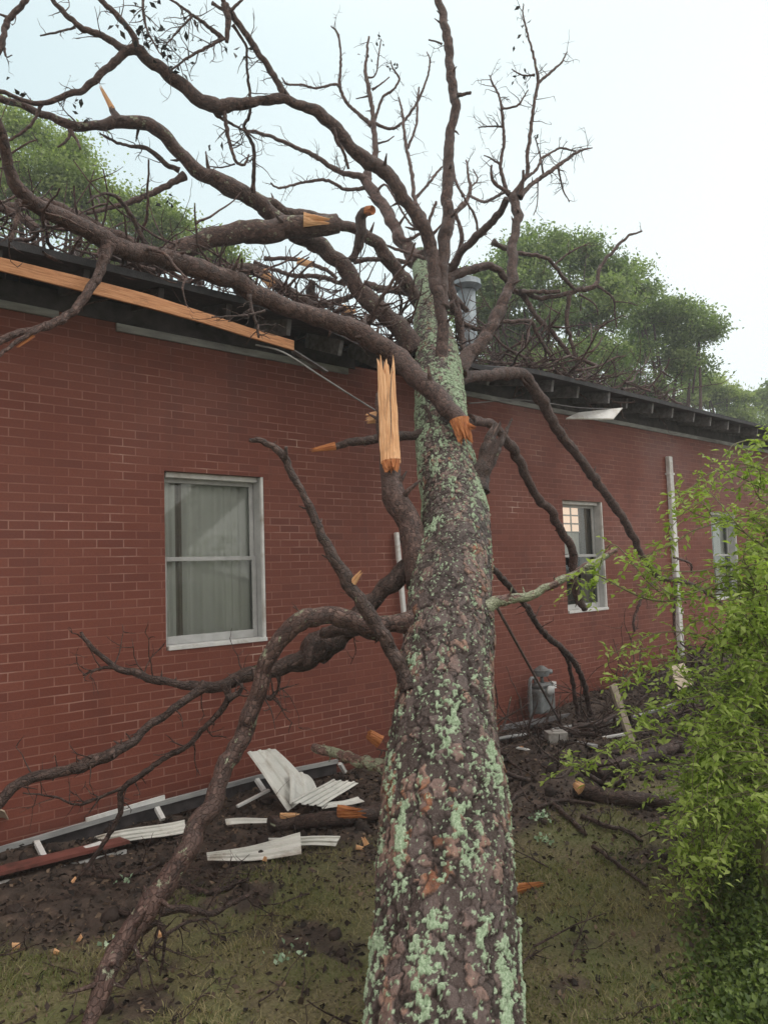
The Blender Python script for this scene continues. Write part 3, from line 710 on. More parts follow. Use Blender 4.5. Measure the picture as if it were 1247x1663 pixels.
def shard(a, b, r0, r1, mat, parent, name='split_wood', flat=.45, jag=.1, n=26, label=None, cat=None, notch=.5, face=None):
    """torn wood: grooved fibres, flattened, ending in uneven spikes"""
    a = np.asarray(a, float); b = np.asarray(b, float); T = b-a; L = np.linalg.norm(T); T /= L
    fdir = -F_ if face is None else np.asarray(face, float)
    f = fdir-T*(fdir@T); f /= np.linalg.norm(f); s_ = np.cross(T, f)
    m = 22; V = []; tcv = []
    hgt = 1 - notch*np.abs(fbm(np.stack([np.arange(n)*.9, np.full(n, L*31), np.zeros(n)], 1), 2)-.1)*1.3 - RNG.random(n)*jag
    seed = random.random()*30
    for i in range(m):
        t_ = i/(m-1)
        for j in range(n):
            ph_ = 2*math.pi*j/n; rr = r0+(r1-r0)*t_
            gro = 1+.16*(_h(np.array([[j, 3, int(L*1000)]]))[0]-.5) + .12*(_h(np.array([[j, i//3, 9]]))[0]-.5)
            p = a + T*(L*t_*hgt[j]) + s_*math.cos(ph_)*rr*gro + f*math.sin(ph_)*rr*flat*gro
            V.append(p); tcv.append((math.cos(ph_)*r0*gro+seed, math.sin(ph_)*r0+seed, L*t_+seed))
    Fc = [(i*n+j, i*n+(j+1) % n, (i+1)*n+(j+1) % n, (i+1)*n+j) for i in range(m-1) for j in range(n)]
    V.append(a+T*L*.45); tcv.append(tcv[0]); c = len(V)-1; Fc += [((m-1)*n+j, (m-1)*n+(j+1) % n, c) for j in range(n)]
    V.append(a); tcv.append(tcv[0]); Fc += [((j+1) % n, j, c+1) for j in range(n)]
    mb = MB(); mb.add(V, Fc, np.array(tcv)); o = mb.done(name, MT[mat], parent, False)
    if cat: tag(o, label, cat)
    elif label: o['label'] = label
    return o
def YZ(x, y, Y): return depth(onY(x, y, Y))
BRANCHES = None
# --- left arch B and its side branches
B = limb([(672, 572, 36, 7.95), (656, 542, 35), (629, 515, 33), (602, 491, 33), (579, 468, 32), (562, 437, 32), (531, 410, 31), (494, 387, 30, 7.8), (444, 352, 31), (420, 328, 30), (370, 300, 29), (330, 283, 27, 7.3), (300, 259, 26), (273, 226, 25), (249, 206, 25), (216, 199, 24), (189, 199, 22), (155, 205, 17), (128, 207, 17), (94, 195, 16), (57, 180, 14), (27, 168, 13), (0, 163, 13), (-50, 152, 12, 6.5)], mat='barkl', parent=tree, twigs=8, spurs=8)
limb([(195, 200, 17), (188, 187, 14), (182, 174, 11)], 6.95, 6.95, parent=B, name='broken_stub', twigs=0)
shard(P(183, 177, 6.95), P(159, 132, 6.93), .026, .010, 'raw', B, flat=.5, notch=.3)
limb([(300, 286, 13), (263, 306, 11), (216, 327, 11), (178, 337, 9), (141, 347, 7)], 7.2, 6.7, parent=B, name='side_branch', twigs=3)
limb([(292, 277, 9), (269, 266, 10), (246, 246, 9), (232, 239, 8), (209, 237, 6), (185, 229, 5), (162, 216, 3)], 7.2, 6.9, parent=B, name='side_branch', twigs=6, spurs=3)
limb([(115, 212, 7), (113, 222, 6), (105, 232, 5), (94, 239, 3)], 6.8, 6.7, parent=B, name='side_branch')
limb([(116, 212, 6), (126, 229, 5), (131, 243, 4)], 6.8, 6.7, parent=B, name='side_branch')
limb([(130, 207, 4), (118, 192, 3), (108, 183, 2), (98, 167, 2)], 6.8, 6.7, parent=B, name='side_branch', twigs=4)
# --- upper arch C with vertical D
Cc = limb([(713, 616, 23, 7.28), (716, 585, 22), (718, 560, 22), (717, 521, 22, 7.4), (711, 474, 23), (704, 430, 24), (700, 404, 25, 7.5), (686, 367, 25), (666, 337, 25), (642, 303, 25), (622, 278, 26, 7.3), (599, 263, 28), (579, 246, 26), (555, 219, 24), (531, 195, 23), (498, 175, 19), (467, 162, 17, 6.9), (434, 165, 17), (420, 165, 18), (391, 168, 24), (364, 170, 27), (337, 165, 27), (313, 152, 26), (293, 135, 25), (269, 118, 24), (242, 98, 22), (222, 82, 22, 6.4), (208, 83, 16), (182, 104, 14), (148, 133, 13), (111, 155, 11), (71, 168, 9), (34, 162, 8), (0, 148, 8), (-40, 140, 7, 6.0)], mat='bark', parent=tree, twigs=10, spurs=14)
limb([(219, 82, 14), (219, 61, 11), (202, 37, 10), (182, 17, 10), (162, -4, 10), (140, -40, 9)], 6.4, 6.2, parent=Cc, name='side_branch', twigs=3)
limb([(206, 84, 14), (185, 69, 12), (165, 57, 12), (135, 47, 11), (111, 27, 10), (88, 0, 9), (70, -30, 8)], 6.4, 6.2, parent=Cc, name='side_branch', twigs=5)
limb([(122, 44, 5), (115, 47, 4), (85, 54, 4), (66, 58, 3)], 6.3, 6.2, parent=Cc, name='side_branch', twigs=2)
limb([(67, 170, 7), (57, 195, 6), (37, 215, 6), (13, 229, 5)], 6.2, 6.1, parent=Cc, name='side_branch')
limb([(465, 158, 12), (458, 145, 12), (444, 121, 12), (420, 86, 12), (400, 57, 12), (377, 24, 12), (365, 5, 9), (352, -20, 7)], 6.9, 6.6, parent=Cc, name='side_branch', twigs=5)
limb([(366, 8, 12), (371, 38, 11), (368, 68, 7)], 6.6, 6.6, parent=Cc, name='broken_stub')
limb([(345, 5, 5), (370, 18, 8), (388, 5, 5), (400, -8, 4)], 6.6, 6.6, parent=Cc, name='side_branch')
limb([(276, -2, 4), (313, 24, 6), (340, 44, 7), (362, 63, 9)], 6.5, 6.6, parent=Cc, name='side_branch', twigs=7)
limb([(364, 62, 6), (337, 77, 6), (310, 91, 5), (276, 115, 3)], 6.6, 6.4, parent=Cc, name='side_branch', twigs=9, tl=.3)
limb([(378, 40, 6), (390, 58, 5), (401, 80, 5), (401, 111, 5), (407, 162, 6), (404, 189, 6), (397, 208, 6), (411, 236, 7), (413, 265, 7), (412, 290, 8), (411, 313, 8)], 6.65, 7.3, parent=Cc, name='side_branch', twigs=10, spurs=6, tl=.26)
limb([(364, 176, 9), (370, 219, 7), (377, 245, 6), (384, 263, 6), (398, 267, 5), (404, 250, 3)], 6.7, 6.7, parent=Cc, name='side_branch', twigs=8, spurs=4)
limb([(346, 174, 9), (352, 188, 7), (363, 194, 6), (400, 214, 4)], 6.7, 6.8, parent=Cc, name='side_branch', twigs=3)
limb([(382, 266, 3), (360, 272, 3), (341, 270, 2)], 6.7, 6.7, parent=Cc, name='side_branch', twigs=3)
limb([(233, -3, 5), (233, 20, 5), (238, 45, 4), (250, 70, 3), (262, 90, 2)], 6.4, 6.3, parent=Cc, name='side_branch', twigs=8, tl=.3)
limb([(315, 24, 4), (290, 50, 4), (262, 82, 2)], 6.5, 6.4, parent=Cc, name='side_branch', twigs=8, tl=.3)
limb([(540, 208, 8), (548, 232, 7), (557, 245, 6), (566, 275, 5)], 7.0, 7.1, parent=Cc, name='side_branch', twigs=3)
Dd = limb([(717, 500, 20, 7.45), (719, 447, 24), (720, 420, 24), (725, 354, 23), (728, 286, 21), (728, 236, 19), (737, 185, 18), (737, 145, 18), (728, 84, 17), (720, 27, 16), (711, -3, 15), (700, -40, 14, 8.0)], mat='bark', parent=tree, spurs=8, twigs=3)
limb([(742, 155, 7), (765, 151, 6)], 7.7, 7.7, parent=Dd, name='broken_stub')
limb([(718, 72, 4), (706, 67, 3), (696, 65, 3)], 7.8, 7.8, parent=Dd, name='side_branch')
# --- far-left leader
L3 = limb([(60, -40, 12), (44, -3, 11), (24, 20, 11), (10, 40, 12), (7, 64, 11), (0, 81, 9), (-20, 110, 8)], 6.0, 5.9, parent=tree, mat='bark', twigs=2)
limb([(8, 78, 4), (10, 92, 3), (20, 90, 2)], 5.95, 5.9, parent=L3, name='side_branch', twigs=2)
limb([(12, 28, 5), (0, 23, 4), (-15, 15, 3)], 5.95, 5.9, parent=L3, name='side_branch')
# --- H behind
limb([(692, 505, 28, 9.1), (683, 491, 26), (669, 471, 25), (649, 444, 24), (629, 417, 24), (602, 390, 23), (580, 374, 21), (548, 362, 20), (505, 350, 18), (467, 343, 18), (435, 330, 18), (400, 316, 16, 8.0)], mat='barkl', parent=tree, spurs=6)
Xl = limb([(570, 424, 10), (582, 396, 18), (586, 375, 20), (584, 355, 19), (590, 345, 18), (600, 341, 14)], 8.3, 8.2, parent=tree, mat='deadwood', name='broken_branch')
shard(P(596, 343, 8.19), P(606, 341, 8.12), .05, .045, 'rawd', Xl, flat=.9, notch=.1, jag=.05)
# --- crown leader F
Ff = limb([(684, 425, 27, 10.4), (666, 415, 24), (652, 390, 23), (642, 370, 22), (619, 330, 21), (605, 308, 20), (592, 290, 18, 11.5)], mat='barkp', parent=tree, spurs=4)
limb([(600, 296, 13), (582, 286, 12), (551, 279, 10), (521, 259, 9), (487, 242, 8), (450, 226, 7), (420, 215, 6), (400, 212, 5)], 11.5, 10.6, mat='barkp', parent=Ff, name='side_branch', twigs=10, spurs=6, tl=.3)
limb([(598, 304, 8), (562, 308, 6), (531, 293, 6), (494, 296, 5), (454, 305, 4), (440, 297, 3)], 11.5, 10.8, mat='barkp', parent=Ff, name='side_branch', twigs=10, spurs=5)
limb([(594, 292, 14), (600, 270, 13), (609, 249, 12), (607, 202, 10), (602, 162, 8), (594, 121, 7), (595, 94, 5), (599, 60, 4)], 11.5, 12.2, mat='barkp', parent=Ff, name='side_branch', twigs=8, spurs=5)
limb([(608, 200, 6), (632, 209, 6), (653, 199, 5), (676, 168, 5), (693, 128, 4), (698, 98, 3), (693, 84, 2)], 11.8, 12, mat='barkp', parent=Ff, name='side_branch', twigs=7, spurs=4)
limb([(608, 195, 5), (612, 185, 5), (622, 158, 5), (639, 145, 4), (648, 128, 4), (638, 111, 3), (634, 98, 2)], 11.9, 12, mat='barkp', parent=Ff, name='side_branch', twigs=5)
limb([(596, 126, 4), (606, 125, 3), (612, 115, 3), (614, 95, 3), (619, 64, 2)], 12, 12, mat='barkp', parent=Ff, name='side_branch', twigs=3)
limb([(603, 203, 8), (579, 182, 7), (562, 165, 6), (552, 141, 6), (553, 110, 5), (553, 84, 4), (548, 54, 4), (538, 42, 2)], 11.8, 11.9, mat='barkp', parent=Ff, name='side_branch', twigs=6, spurs=3)
limb([(552, 141, 5), (543, 137, 5), (515, 143, 4), (490, 138, 4), (467, 137, 4), (458, 126, 2)], 11.8, 11.5, mat='barkp', parent=Ff, name='side_branch', twigs=6, spurs=3)
limb([(604, 146, 4), (618, 137, 3), (632, 125, 2)], 12, 12, mat='barkp', parent=Ff, name='side_branch')
limb([(612, 233, 4), (628, 229, 3), (640, 221, 2)], 11.8, 11.8, mat='barkp', parent=Ff, name='side_branch')
limb([(600, 155, 4), (590, 158, 3), (578, 160, 2)], 12, 12, mat='barkp', parent=Ff, name='side_branch')
limb([(612, 310, 5), (625, 300, 4), (640, 320, 4), (665, 362, 4), (690, 375, 3)], 11.2, 10.8, mat='barkp', parent=Ff, name='side_branch', twigs=4)
limb([(646, 380, 8), (660, 390, 7), (686, 380, 5), (705, 395, 5)], 10.6, 10.4, mat='barkp', parent=Ff, name='side_branch', twigs=5)
G2 = limb([(698, 432, 16, 10.2), (694, 390, 10), (690, 357, 9), (681, 340, 8), (673, 323, 8), (669, 286, 7), (659, 236, 6), (654, 189, 5), (648, 158, 3, 11.5)], mat='barkp', parent=tree, twigs=8, spurs=4)
limb([(662, 240, 5), (672, 215, 5), (677, 195, 4), (678, 165, 4), (680, 141, 3)], 11.2, 11.5, mat='barkp', parent=G2, name='side_branch', twigs=5)
limb([(674, 322, 6), (690, 305, 5), (700, 293, 5), (713, 276, 4), (720, 270, 3)], 10.9, 11.2, mat='barkp', parent=G2, name='side_branch', twigs=5)
limb([(695, 365, 6), (703, 340, 6), (708, 328, 5)], 10.6, 10.7, mat='barkp', parent=G2, name='side_branch', twigs=3)
# --- crown right of the mast
Gr = limb([(716, 430, 14, 10.0), (728, 385, 12), (737, 350, 10), (750, 335, 9), (757, 327, 8), (764, 303, 6), (760, 285, 5), (758, 260, 3, 11)], mat='barkp', parent=tree, twigs=9, spurs=4)
limb([(752, 318, 5), (742, 300, 5), (735, 275, 4), (728, 266, 3)], 10.6, 10.9, mat='barkp', parent=Gr, name='side_branch', twigs=5)
limb([(763, 318, 5), (785, 328, 5), (800, 322, 5), (818, 313, 5)], 10.4, 9.2, mat='barkp', parent=Gr, name='side_branch', twigs=6)
limb([(762, 305, 4), (775, 292, 3), (768, 275, 2)], 10.8, 11, mat='barkp', parent=Gr, name='side_branch', twigs=4)
limb([(742, 302, 3), (770, 350, 5), (777, 378, 5), (790, 380, 4)], 10.2, 10.2, mat='barkp', parent=Gr, name='side_branch', twigs=3)
limb([(738, 345, 6), (748, 372, 8), (748, 400, 9), (735, 425, 9)], 10.0, 10.0, mat='barkp', parent=Gr, name='side_branch', twigs=3)
# --- right limb E and its fan
Ee = limb([(744, 604, 26, 7.6), (757, 582, 26), (772, 565, 25), (787, 548, 24), (807, 513, 22, 7.95), (821, 484, 20), (830, 452, 19), (833, 412, 18), (838, 376, 17), (839, 340, 18), (833, 318, 18, 8.5)], mat='bark', parent=tree, spurs=6, twigs=2)
limb([(730, 447, 16), (750, 408, 15), (768, 390, 15), (784, 375, 15), (806, 350, 14), (822, 322, 14)], 9.6, 8.6, mat='bark', parent=Ee, name='side_branch', spurs=3)
limb([(830, 318, 9), (822, 310, 8), (814, 280, 7), (813, 265, 6), (818, 222, 6), (814, 179, 5), (811, 158, 4), (800, 136, 4), (794, 122, 2)], 8.5, 8.8, mat='barkp', parent=Ee, name='side_branch', twigs=9, spurs=3)
limb([(814, 177, 4), (839, 172, 4), (850, 158, 3), (857, 146, 2)], 8.6, 8.7, mat='barkp', parent=Ee, name='side_branch', twigs=3)
limb([(832, 318, 9), (847, 297, 8), (856, 280, 8), (856, 251, 7), (861, 215, 7), (866, 172, 6), (873, 133, 6), (868, 100, 5), (859, 65, 4), (850, 29, 3), (849, 6, 2)], 8.5, 9.0, mat='barkp', parent=Ee, name='side_branch', twigs=9, spurs=4)
limb([(874, 134, 5), (893, 118, 5), (911, 102, 4), (920, 84, 2)], 8.8, 9, mat='barkp', parent=Ee, name='side_branch', twigs=3)
limb([(868, 122, 4), (848, 122, 3), (830, 112, 2)], 8.8, 8.8, mat='barkp', parent=Ee, name='side_branch', twigs=4)
limb([(844, 320, 9), (865, 297, 8), (886, 283, 8), (911, 265, 7), (940, 246, 5), (961, 240, 2)], 8.5, 9.1, mat='barkp', parent=Ee, name='side_branch', twigs=9, spurs=4)
limb([(850, 292, 6), (868, 278, 5), (876, 266, 5), (879, 257, 5), (897, 247, 4), (911, 240, 4), (935, 246, 3)], 8.6, 9.0, mat='barkp', parent=Ee, name='side_branch', twigs=6)
limb([(906, 272, 4), (913, 305, 3), (924, 328, 2)], 8.9, 8.9, mat='barkp', parent=Ee, name='side_branch', twigs=5)
limb([(873, 295, 3), (872, 330, 2), (866, 350, 2)], 8.7, 8.7, mat='barkp', parent=Ee, name='side_branch', twigs=3)
limb([(882, 284, 4), (876, 250, 3), (868, 222, 2)], 8.8, 8.9, mat='barkp', parent=Ee, name='side_branch', twigs=4)
limb([(826, 314, 8), (812, 304, 7), (801, 296, 7), (797, 282, 5), (798, 268, 4)], 8.5, 8.5, mat='barkp', parent=Ee, name='side_branch', twigs=3)
limb([(813, 268, 4), (798, 258, 3), (785, 252, 2)], 8.6, 8.6, mat='barkp', parent=Ee, name='side_branch', twigs=2)
limb([(817, 206, 4), (800, 205, 3), (776, 207, 2)], 8.7, 8.7, mat='barkp', parent=Ee, name='side_branch', twigs=5)
limb([(843, 318, 8), (848, 300, 7), (850, 277, 5)], 8.45, 8.4, mat='bark', parent=Ee, name='broken_stub')
# --- right lower branches J
Jj = limb([(715, 468, 22, 9.4), (730, 452, 18), (754, 441, 16), (784, 433, 15), (800, 434, 14), (818, 448, 13), (839, 474, 11), (865, 481, 9), (886, 484, 9), (925, 475, 9), (955, 468, 9), (968, 460, 8), (972, 437, 7), (994, 409, 6), (1015, 387, 5), (1042, 375, 3, 10.4)], mat='bark', parent=tree, spurs=6, twigs=8)
limb([(845, 474, 9), (872, 474, 8), (908, 473, 7)], 9.7, 9.9, parent=Jj, name='side_branch')
limb([(800, 393, 9), (822, 405, 9), (847, 412, 8), (886, 419, 7), (904, 437, 7), (918, 455, 7), (933, 470, 6)], 9.4, 10, parent=Jj, name='side_branch', twigs=5)
limb([(900, 430, 4), (925, 410, 4), (958, 394, 2)], 9.9, 10, parent=Jj, name='side_branch', twigs=3)
limb([(970, 465, 5), (985, 475, 4), (996, 487, 4), (998, 510, 3), (1001, 532, 2)], 10.1, 10.2, parent=Jj, name='side_branch', twigs=4)
limb([(998, 490, 3), (1015, 491, 2), (1035, 496, 2)], 10.1, 10.2, parent=Jj, name='side_branch', twigs=2)
limb([(850, 480, 9), (872, 516, 10), (900, 545, 9), (928, 580, 8)], 9.8, 9.8, parent=Jj, name='side_branch', twigs=4)
limb([(924, 478, 8), (920, 523, 8), (926, 550, 7), (933, 580, 7)], 9.9, 9.9, parent=Jj, name='side_branch', twigs=3)
limb([(940, 478, 4), (965, 494, 3), (971, 512, 2)], 10, 10, parent=Jj, name='side_branch')
J2 = limb([(730, 492, 14, 8.8), (750, 522, 10), (775, 534, 9), (805, 524, 8), (835, 522, 8), (861, 523, 8), (875, 548, 7), (888, 570, 7), (902, 590, 6, 9.6)], parent=tree, mat='bark', twigs=6)
limb([(728, 450, 16, 9.0), (742, 500, 15), (750, 545, 14, 8.8), (752, 570, 12)], parent=tree, mat='bark', Z1=8.6)
limb([(722, 468, 20, 9.0), (733, 480, 16), (742, 490, 13), (758, 505, 9)], parent=tree, mat='bark', Z1=9.2)
# --- hanging limbs on the right
K = limb([(742, 618, 20), (765, 611, 21), (800, 609, 22), (828, 606, 22), (850, 609, 21), (868, 634, 20), (890, 667, 19), (911, 706, 18), (943, 746, 17), (968, 783, 17), (1001, 827, 15), (1026, 870, 14), (1044, 905, 13), (1069, 936, 12), (1097, 943, 10), (1130, 952, 8), (1173, 981, 5)], -.80, -.4, 'Y', 'bark', tree, spurs=8, twigs=3)
limb([(1096, 943, 7), (1096, 970, 6), (1094, 995, 6), (1095, 1031, 4)], -.5, -.45, 'Y', 'bark', K, 'side_branch', twigs=3)
limb([(1068, 940, 6), (1047, 959, 6), (1037, 981, 6), (1028, 1009, 5), (1030, 1026, 4)], -.55, -.5, 'Y', 'bark', K, 'side_branch', twigs=3)
limb([(1094, 905, 4), (1120, 915, 4), (1122, 930, 3)], -.5, -.4, 'Y', 'bark', K, 'side_branch', twigs=2)
limb([(762, 682, 17), (782, 684, 17), (800, 690, 17), (822, 717, 17), (843, 746, 17), (854, 774, 17), (872, 807, 16), (893, 828, 16), (911, 862, 16), (927, 888, 16), (930, 920, 16), (936, 966, 14), (949, 991, 12)], -1.05, -.55, 'Y', 'bark', tree, spurs=7, twigs=2)
limb([(775, 905, 14), (800, 923, 12), (829, 956, 11), (857, 988, 11), (879, 1024, 11), (911, 1052, 11), (933, 1077, 11), (950, 1117, 10), (957, 1162, 9)], -2.0, -.65, 'Y', 'deadwood', tree, spurs=6, twigs=3)
limb([(915, 1058, 9), (925, 1085, 8), (938, 1160, 8)], -.9, -.75, 'Y', 'deadwood', tree, spurs=2)
limb([(785, 990, 24), (800, 981, 21), (821, 975, 19), (854, 970, 17), (893, 952, 15), (925, 934, 14), (965, 913, 13), (1001, 893, 8)], 4.5, 4.9, 'Z', 'barkg', tree, spurs=6, label='grey lichen covered branch reaching right')
# --- front-left limb O, P and dead stick Q
O = limb([(668, 1012, 34, 4.42), (642, 1013, 30), (609, 1016, 31), (568, 1007, 34), (535, 1000, 35), (504, 1003, 35), (474, 1019, 35), (447, 1046, 34), (430, 1083, 33), (417, 1123, 33), (403, 1167, 33), (396, 1191, 33, 4.15), (366, 1249, 36), (331, 1326, 38), (292, 1399, 39), (246, 1465, 41), (204, 1522, 43), (177, 1572, 42), (162, 1622, 37), (142, 1663, 30), (125, 1700, 22, 3.1)], mat='barkl', parent=tree, spurs=10, twigs=2)
limb([(262, 1478, 18), (290, 1475, 14), (320, 1480, 13), (345, 1483, 11), (370, 1470, 10), (404, 1455, 8)], 3.85, 4.1, parent=O, name='side_branch', twigs=3, mat='deadwood')
limb([(232, 1510, 14), (258, 1500, 12), (268, 1530, 7), (260, 1585, 4)], 3.65, 3.6, parent=O, name='side_branch', twigs=4, mat='deadwood')
limb([(196, 1600, 10), (230, 1560, 8), (262, 1525, 7), (300, 1500, 6), (340, 1490, 4)], 3.45, 3.9, parent=O, name='side_branch', twigs=5, mat='deadwood')
limb([(222, 1555, 6), (232, 1605, 3)], 3.5, 3.4, parent=O, name='side_branch', mat='deadwood')
limb([(420, 1120, 9), (440, 1135, 8), (452, 1120, 5), (470, 1115, 2)], 4.2, 4.2, parent=O, name='side_branch', twigs=5, mat='deadwood')
Pm = limb([(672, 915, 32, 5.1), (651, 934, 31), (629, 955, 31), (605, 978, 32), (575, 1010, 40), (545, 1035, 52), (512, 1056, 50), (485, 1072, 38), (450, 1088, 30), (404, 1100, 26), (364, 1113, 21), (330, 1115, 20), (290, 1108, 16), (249, 1102, 14), (216, 1091, 13), (192, 1083, 12), (168, 1063, 10), (148, 1046, 9), (130, 1027, 6, 4.7)], mat='deadwood', parent=tree, spurs=10, twigs=10, tl=.3, rough=.9)
limb([(520, 1040, 34), (508, 1060, 36), (500, 1075, 26), (492, 1080, 10)], 4.85, 4.8, parent=Pm, name='broken_stub', mat='deadwood', rough=.9)
limb([(612, 1024, 26), (580, 1020, 30), (545, 1022, 26), (520, 1030, 20)], 4.6, 4.75, parent=Pm, name='broken_stub', mat='deadwood', rough=.8)
limb([(190, 1083, 7), (165, 1085, 6), (135, 1097, 4)], 4.75, 4.7, parent=Pm, name='side_branch', twigs=3, mat='deadwood')
limb([(335, 1112, 16), (323, 1122, 16), (296, 1140, 15), (269, 1161, 14), (236, 1184, 15), (216, 1203, 17), (185, 1222, 20), (150, 1238, 23), (108, 1253, 20), (58, 1263, 20), (31, 1274, 22), (0, 1303, 20), (-40, 1340, 18)], 4.75, 3.9, mat='deadwood', parent=Pm, name='side_branch', spurs=8, twigs=6)
limb([(367, 1110, 14), (370, 1137, 13), (350, 1164, 11), (330, 1184, 10), (308, 1209, 10), (269, 1230, 11), (231, 1257, 11), (198, 1285, 11), (194, 1326, 10), (169, 1369, 9), (142, 1407, 8), (122, 1430, 7)], 4.8, 4.5, mat='deadwood', parent=Pm, name='side_branch', spurs=6, twigs=7)
shard(P(125, 1426, 4.5), P(116, 1434, 4.48), .014, .008, 'raw', Pm, notch=.2)
limb([(198, 1280, 6), (162, 1295, 6), (127, 1307, 5), (89, 1294, 4), (38, 1288, 3)], 4.55, 4.3, mat='deadwood', parent=Pm, name='side_branch', twigs=6)
limb([(370, 1135, 12), (388, 1125, 10), (393, 1110, 7)], 4.75, 4.8, mat='deadwood', parent=Pm, name='side_branch', twigs=3)
Q = limb([(664, 1118, 26, 3.93), (659, 1107, 25), (649, 1083, 25), (632, 1049, 26), (609, 1009, 26), (582, 969, 25), (558, 932, 22), (535, 891, 20), (515, 854, 17), (498, 817, 15), (481, 785, 14), (471, 765, 14), (464, 742, 16), (447, 730, 14), (430, 718, 12), (405, 714, 8, 4.2)], mat='deadwood', parent=tree, spurs=12)
limb([(462, 745, 8), (464, 735, 8), (464, 726, 6)], 4.12, 4.1, parent=Q, name='broken_stub', mat='deadwood')
shard(P(570, 950, 4.03), P(592, 922, 3.99), .022, .008, 'raw', Q, notch=.5, flat=.4)
# --- split stub R on the left of the trunk
Rb = limb([(692, 940, 60, 5.0), (676, 900, 52), (662, 860, 47), (648, 825, 46), (636, 785, 43), (630, 750, 40, 5.35), (626, 715, 32), (620, 680, 22, 5.5), (617, 640, 14)], Z1=5.62, mat='bark', parent=tree, spurs=6, name='broken_limb')
shard(P(634, 752, 5.27), P(625, 566, 5.62), .066, .058, 'raw', Rb, flat=.45, notch=.20, jag=.12, n=44, label='long orange split face of the snapped limb')
shard(P(634, 748, 5.265), P(638, 775, 5.20), .062, .046, 'rawd', Rb, flat=.42, notch=.9, jag=.35, n=44)
mb = MB(); V_, F__, T_ = tube(spline([P(637, 596, 5.515), P(634, 640, 5.425), P(635, 690, 5.33), P(634, 722, 5.27)], [.002, .004, .003, .001], .02)[0], spline([P(637, 596, 5.515), P(634, 640, 5.425), P(635, 690, 5.33), P(634, 722, 5.27)], [.002, .004, .003, .001], .02)[1], 6); mb.add(V_, F__, T_); mb.done('crack', MT['deadwood'], Rb)
Ss = limb([(690, 705, 18), (660, 708, 17), (620, 713, 17), (585, 716, 16), (562, 720, 15), (540, 724, 12)], 6.3, 6.1, mat='deadwood', parent=tree, name='broken_branch', spurs=3)
shard(P(545, 724, 6.1), P(498, 733, 6.08), .034, .014, 'rawd', Ss, flat=.6, notch=.3)
Tt = limb([(772, 800, 34), (778, 770, 34), (786, 740, 32), (795, 715, 26), (803, 700, 16)], 5.75, 5.9, mat='deadwood', parent=tree, name='broken_limb', rough=1., jag1=.12)
limb([(770, 800, 18), (790, 765, 14), (812, 725, 10), (830, 680, 4)], 5.7, 6.0, mat='deadwood', parent=Tt, name='splinter', rough=.9)
shard(P(788, 760, 5.75), P(815, 690, 5.85), .05, .03, 'bark', Tt, notch=.6, flat=.3, jag=.3)
limb([(690, 660, 6), (705, 690, 9), (722, 715, 9), (735, 730, 8)], 6.35, 6.1, mat='deadwood', parent=tree, twigs=3)
limb([(712, 885, 8), (713, 868, 7), (712, 850, 4)], 4.98, 4.95, mat='rust', parent=tree, name='broken_stub')
shard(P(622, 676, 5.58), P(583, 682, 5.56), .05, .035, 'raw', tree, flat=.5, notch=.5, jag=.3)
# lichen log low on the left of the trunk
limb([(640, 1250, 26), (616, 1243, 25), (585, 1236, 23), (554, 1226, 21), (530, 1220, 18), (512, 1215, 15)], 3.95, 4.5, mat='barkg', parent=tree, name='broken_limb', spurs=5, label='pale lichen covered stub near the ground')

# ------------------------------------------------------------------ broken-off limbs resting on the roof
pa = [(757, 692, 34, 6.0), (737, 673, 36), (710, 646, 40, 6.3), (676, 612, 42, 6.5), (642, 579, 44, YZ(642, 579, -1.1)), (609, 555, 42), (568, 532, 40), (518, 515, 38, YZ(518, 515, -.85)), (467, 498, 37), (420, 481, 37, YZ(420, 481, -.72)), (387, 461, 38), (337, 441, 38), (286, 424, 38), (236, 410, 38, YZ(236, 410, -.66)), (200, 402, 40), (165, 386, 40), (118, 364, 36), (77, 343, 33), (40, 320, 30, YZ(40, 320, -.9)), (20, 296, 26), (9, 263, 23), (2, 215, 21), (-20, 150, 18, YZ(-20, 150, -1.2))]
lA = empty('broken_limb', P(757, 692, 6.4), 'longest broken pine limb, from an orange tear on the trunk along the eave', 'branch')
pa = [(p[0], p[1], p[2]*.92)+tuple(p[3:]) for p in pa]
A = limb(pa, mat='bark', parent=lA, name='stem', spurs=14, twigs=4, wob=.7)
shard(P(745, 680, 5.97), P(762, 742, 5.85), .07, .055, 'rawd', lA, flat=.5, notch=.75, jag=.25, n=34)
shard(P(752, 690, 5.97), P(776, 696, 5.85), .035, .015, 'rawd', lA, flat=.5, notch=.5, jag=.3)
limb([(176, 398, 22), (168, 425, 19), (160, 446, 18), (148, 466, 18), (133, 490, 18), (115, 508, 17), (91, 526, 15), (60, 534, 14), (34, 538, 14), (15, 546, 13), (-10, 560, 12)], -.76, -.98, 'Y', 'bark', lA, 'side_branch', spurs=5)
sb = limb([(70, 530, 10), (44, 545, 10), (20, 560, 8), (-6, 582, 7)], -.95, -1.05, 'Y', 'bark', lA, 'side_branch')
shard(onY(55, 545, -.96), onY(26, 566, -.98), .016, .008, 'rawd', lA, notch=.2)
limb([(30, 325, 9), (30, 340, 9), (25, 367, 9), (17, 391, 6)], -.95, -.95, 'Y', 'bark', lA, 'side_branch', twigs=2)
limb([(236, 398, 9), (219, 360, 9), (199, 330, 8), (185, 317, 7), (162, 317, 5), (141, 331, 3)], -.5, -.6, 'Y', 'deadwood', lA, 'side_branch', twigs=2)
limb([(405, 480, 8), (410, 505, 7), (418, 530, 6), (420, 548, 4)], -.85, -.95, 'Y', 'deadwood', lA, 'side_branch', twigs=6, tl=.25)
limb([(430, 505, 5), (395, 512, 4), (345, 515, 3)], -.9, -.95, 'Y', 'deadwood', lA, 'side_branch', twigs=3)
